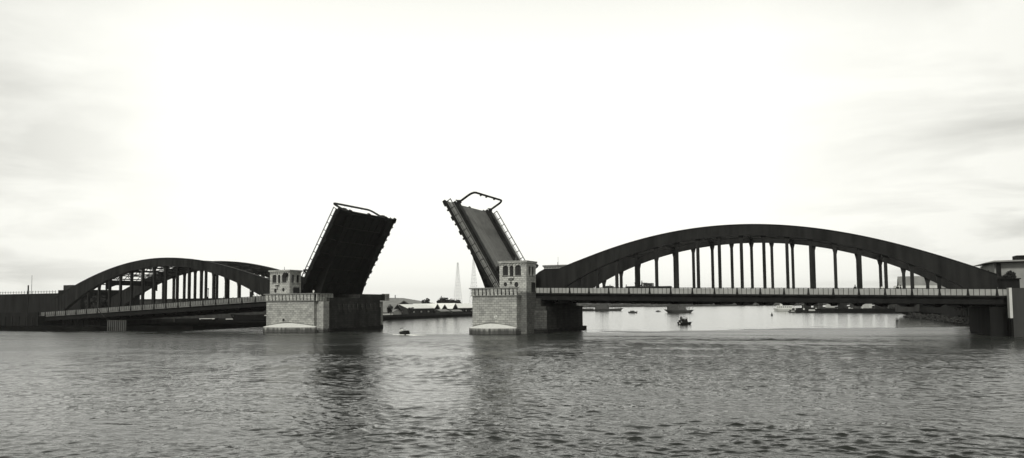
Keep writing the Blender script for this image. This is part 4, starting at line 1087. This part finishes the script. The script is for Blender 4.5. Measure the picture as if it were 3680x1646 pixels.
# ------------------------------------------------------------------ people and vehicles on the bridge
def dR(x): return zR(x)-1.18
def dL(x): return zL(x)-1.18
def car(loc, rz, label):
    t_ = thing('car', label, 'car', loc, rz)
    MB().yz([(-.75, .35), (.75, .35), (.75, .95), (-.75, .95)], -2, 2).build('body', CARM, t_)
    MB().xz([(-1.3, .953), (1.1, .953), (.75, 1.45), (.4, 1.58), (-.6, 1.58), (-1.0, 1.45)], -.68, .68).build('cabin', CARM, t_)
    MB().box(-.9, .8, -.7, -.683, 1.05, 1.4).build('window', GLASS, t_)
    for x in (-1.25, 1.25):
        for y in (-.7, .7): MB().cyl((x, y, .33), .33, .2, 'y', 14).build('wheel', TYRE, t_)
    for y in (-.5, .5): MB().cyl((2.03, y, .7), .12, .06, 'x', 8).build('headlight', WALLP, t_)
    return t_
car((49.3, 6.8, dR(49.3)+.06), 0, 'dark rounded car on the right span near its left end')
def truck(loc, rz, label):
    t_ = thing('truck', label, 'truck', loc, rz)
    MB().xz([(1.2, .5), (2.9, .5), (2.9, 1.4), (2.4, 1.5), (2.1, 2.25), (1.2, 2.3)], -.95, .95).build('cab', CARM, t_)
    mb_ = MB(); mb_.box(-2.8, 1.1, -1, 1, .8, 1.0)
    for a_ in ((-2.8, 1.1, -1, -.95), (-2.8, 1.1, .95, 1), (-2.8, -2.75, -.95, .95)): mb_.box(*a_, 1.003, 1.55)
    mb_.build('cargo_bed', TIMBER, t_)
    for x in (-1.9, 2.0):
        for y in (-.85, .85): MB().cyl((x, y, .42), .42, .25, 'y', 14).build('wheel', TYRE, t_)
    MB().box(1.5, 2.1, -.97, -.953, 1.5, 2.0).build('window', GLASS, t_)
    return t_
truck((56.0, 6.6, dR(56)+.02), 0, 'dark open truck stopped behind a hanger of the right arch')
truck((60.2, 7.4, dR(60)+.02), math.pi, 'second dark truck facing the first on the right span')
pr_ = [(50.9, 1.2, 0, 'person walking between the car and the first hanger'), (54.3, 2.2, .05, 'person walking alone left of the truck'),
       (55.3, 6.4, 1.36, 'person standing on the truck bed left of the hanger'), (56.7, 6.7, 1.36, 'tallest standing person, high on the truck right of the hanger'),
       (58.3, 3.0, .05, 'stooping person beside the two trucks'), (58.95, 3.2, .1, 'person right of the stooping one by the second truck'), (57.6, 2.0, 0, 'person at the handrail below the tall standing one')]
for x, y, dz, lb in pr_: person('stand', CLOTHD, (x, y, dR(x)+dz*.75), rng.uniform(0, 6), lb)
for x, lb in ((99.9, 'person alone at the right span handrail, mid way'), (107.2, 'left person of the pair at the right span handrail'), (107.7, 'right person of the pair at the right span handrail')):
    person('stand', CLOTHD, (x, 1.0, dR(x)+.02), rng.uniform(0, 6), lb)
person('stand', CLOTHW, (104.6, 1.0, dR(104.6)), .4, 'person in pale clothes at the right span handrail')
for x, y, lb in ((-60.6, 1.2, 'person leaning at the left span handrail'), (-57, 1.0, 'person bending low at the left span handrail')):
    person('stand', CLOTHD, (x, y, dL(x)-.35*(x > -58)), 1.0, lb)
for x, lb in ((-48.5, 'person in white walking on the left span, near the tower'), (-47.3, 'person in white walking just left of the left tower'), (-49.6, 'person in white following on the left span')):
    person('stand', CLOTHW, (x, 1.0, dL(x)+.05), .5, lb)
person('stand', CLOTHW, (-24.66, -5, 9.0), 0, 'person in white standing on the left pier beside the leaf')
# signal post and lamp on the left span
t = thing('signal_post', 'dark signal post with a box at its foot on the left span', 'post', (-66.3, 1.1, dL(-66.3)))
MB().bar((0, 0, 0), (0, 0, 4.2), .14, 8, .1).build('shaft', STEEL, t); MB().box(-.6, -.15, -.2, .2, 0, 2.1).build('control_box', STEEL, t); MB().ball((0, 0, 4.3), .22, 8).build('signal_head', STEEL, t)
t = thing('street_lamp', 'pale lamp head on a thin post on the left span', 'lamp', (-50.9, 1.1, dL(-50.9)))
MB().bar((0, 0, 0), (0, 0, 2.6), .05, 6).build('shaft', STEEL, t); MB().ball((0, 0, 2.7), .28, 8, (1.3, 1, .7)).build('lamp_head', CAP, t)

# ------------------------------------------------------------------ haze
def haze():
    global nt
    mt = bpy.data.materials.new('river_air'); mt.use_nodes = True; nt = mt.node_tree; nt.nodes.clear()
    v = nt.nodes.new('ShaderNodeVolumePrincipled'); v.inputs['Density'].default_value = .00008; v.inputs['Color'].default_value = (.97, .97, .94, 1); v.inputs['Anisotropy'].default_value = .2
    o_ = nt.nodes.new('ShaderNodeOutputMaterial'); nt.links.new(v.outputs[0], o_.inputs['Volume'])
    h = MB().box(-2600, 2600, -700, 5200, -4, 120).build('haze', mt); h['kind'] = 'stuff'; h['label'] = 'thin bright haze over the river'; h['category'] = 'haze'
    return h
HAZE = True
if HAZE: haze()
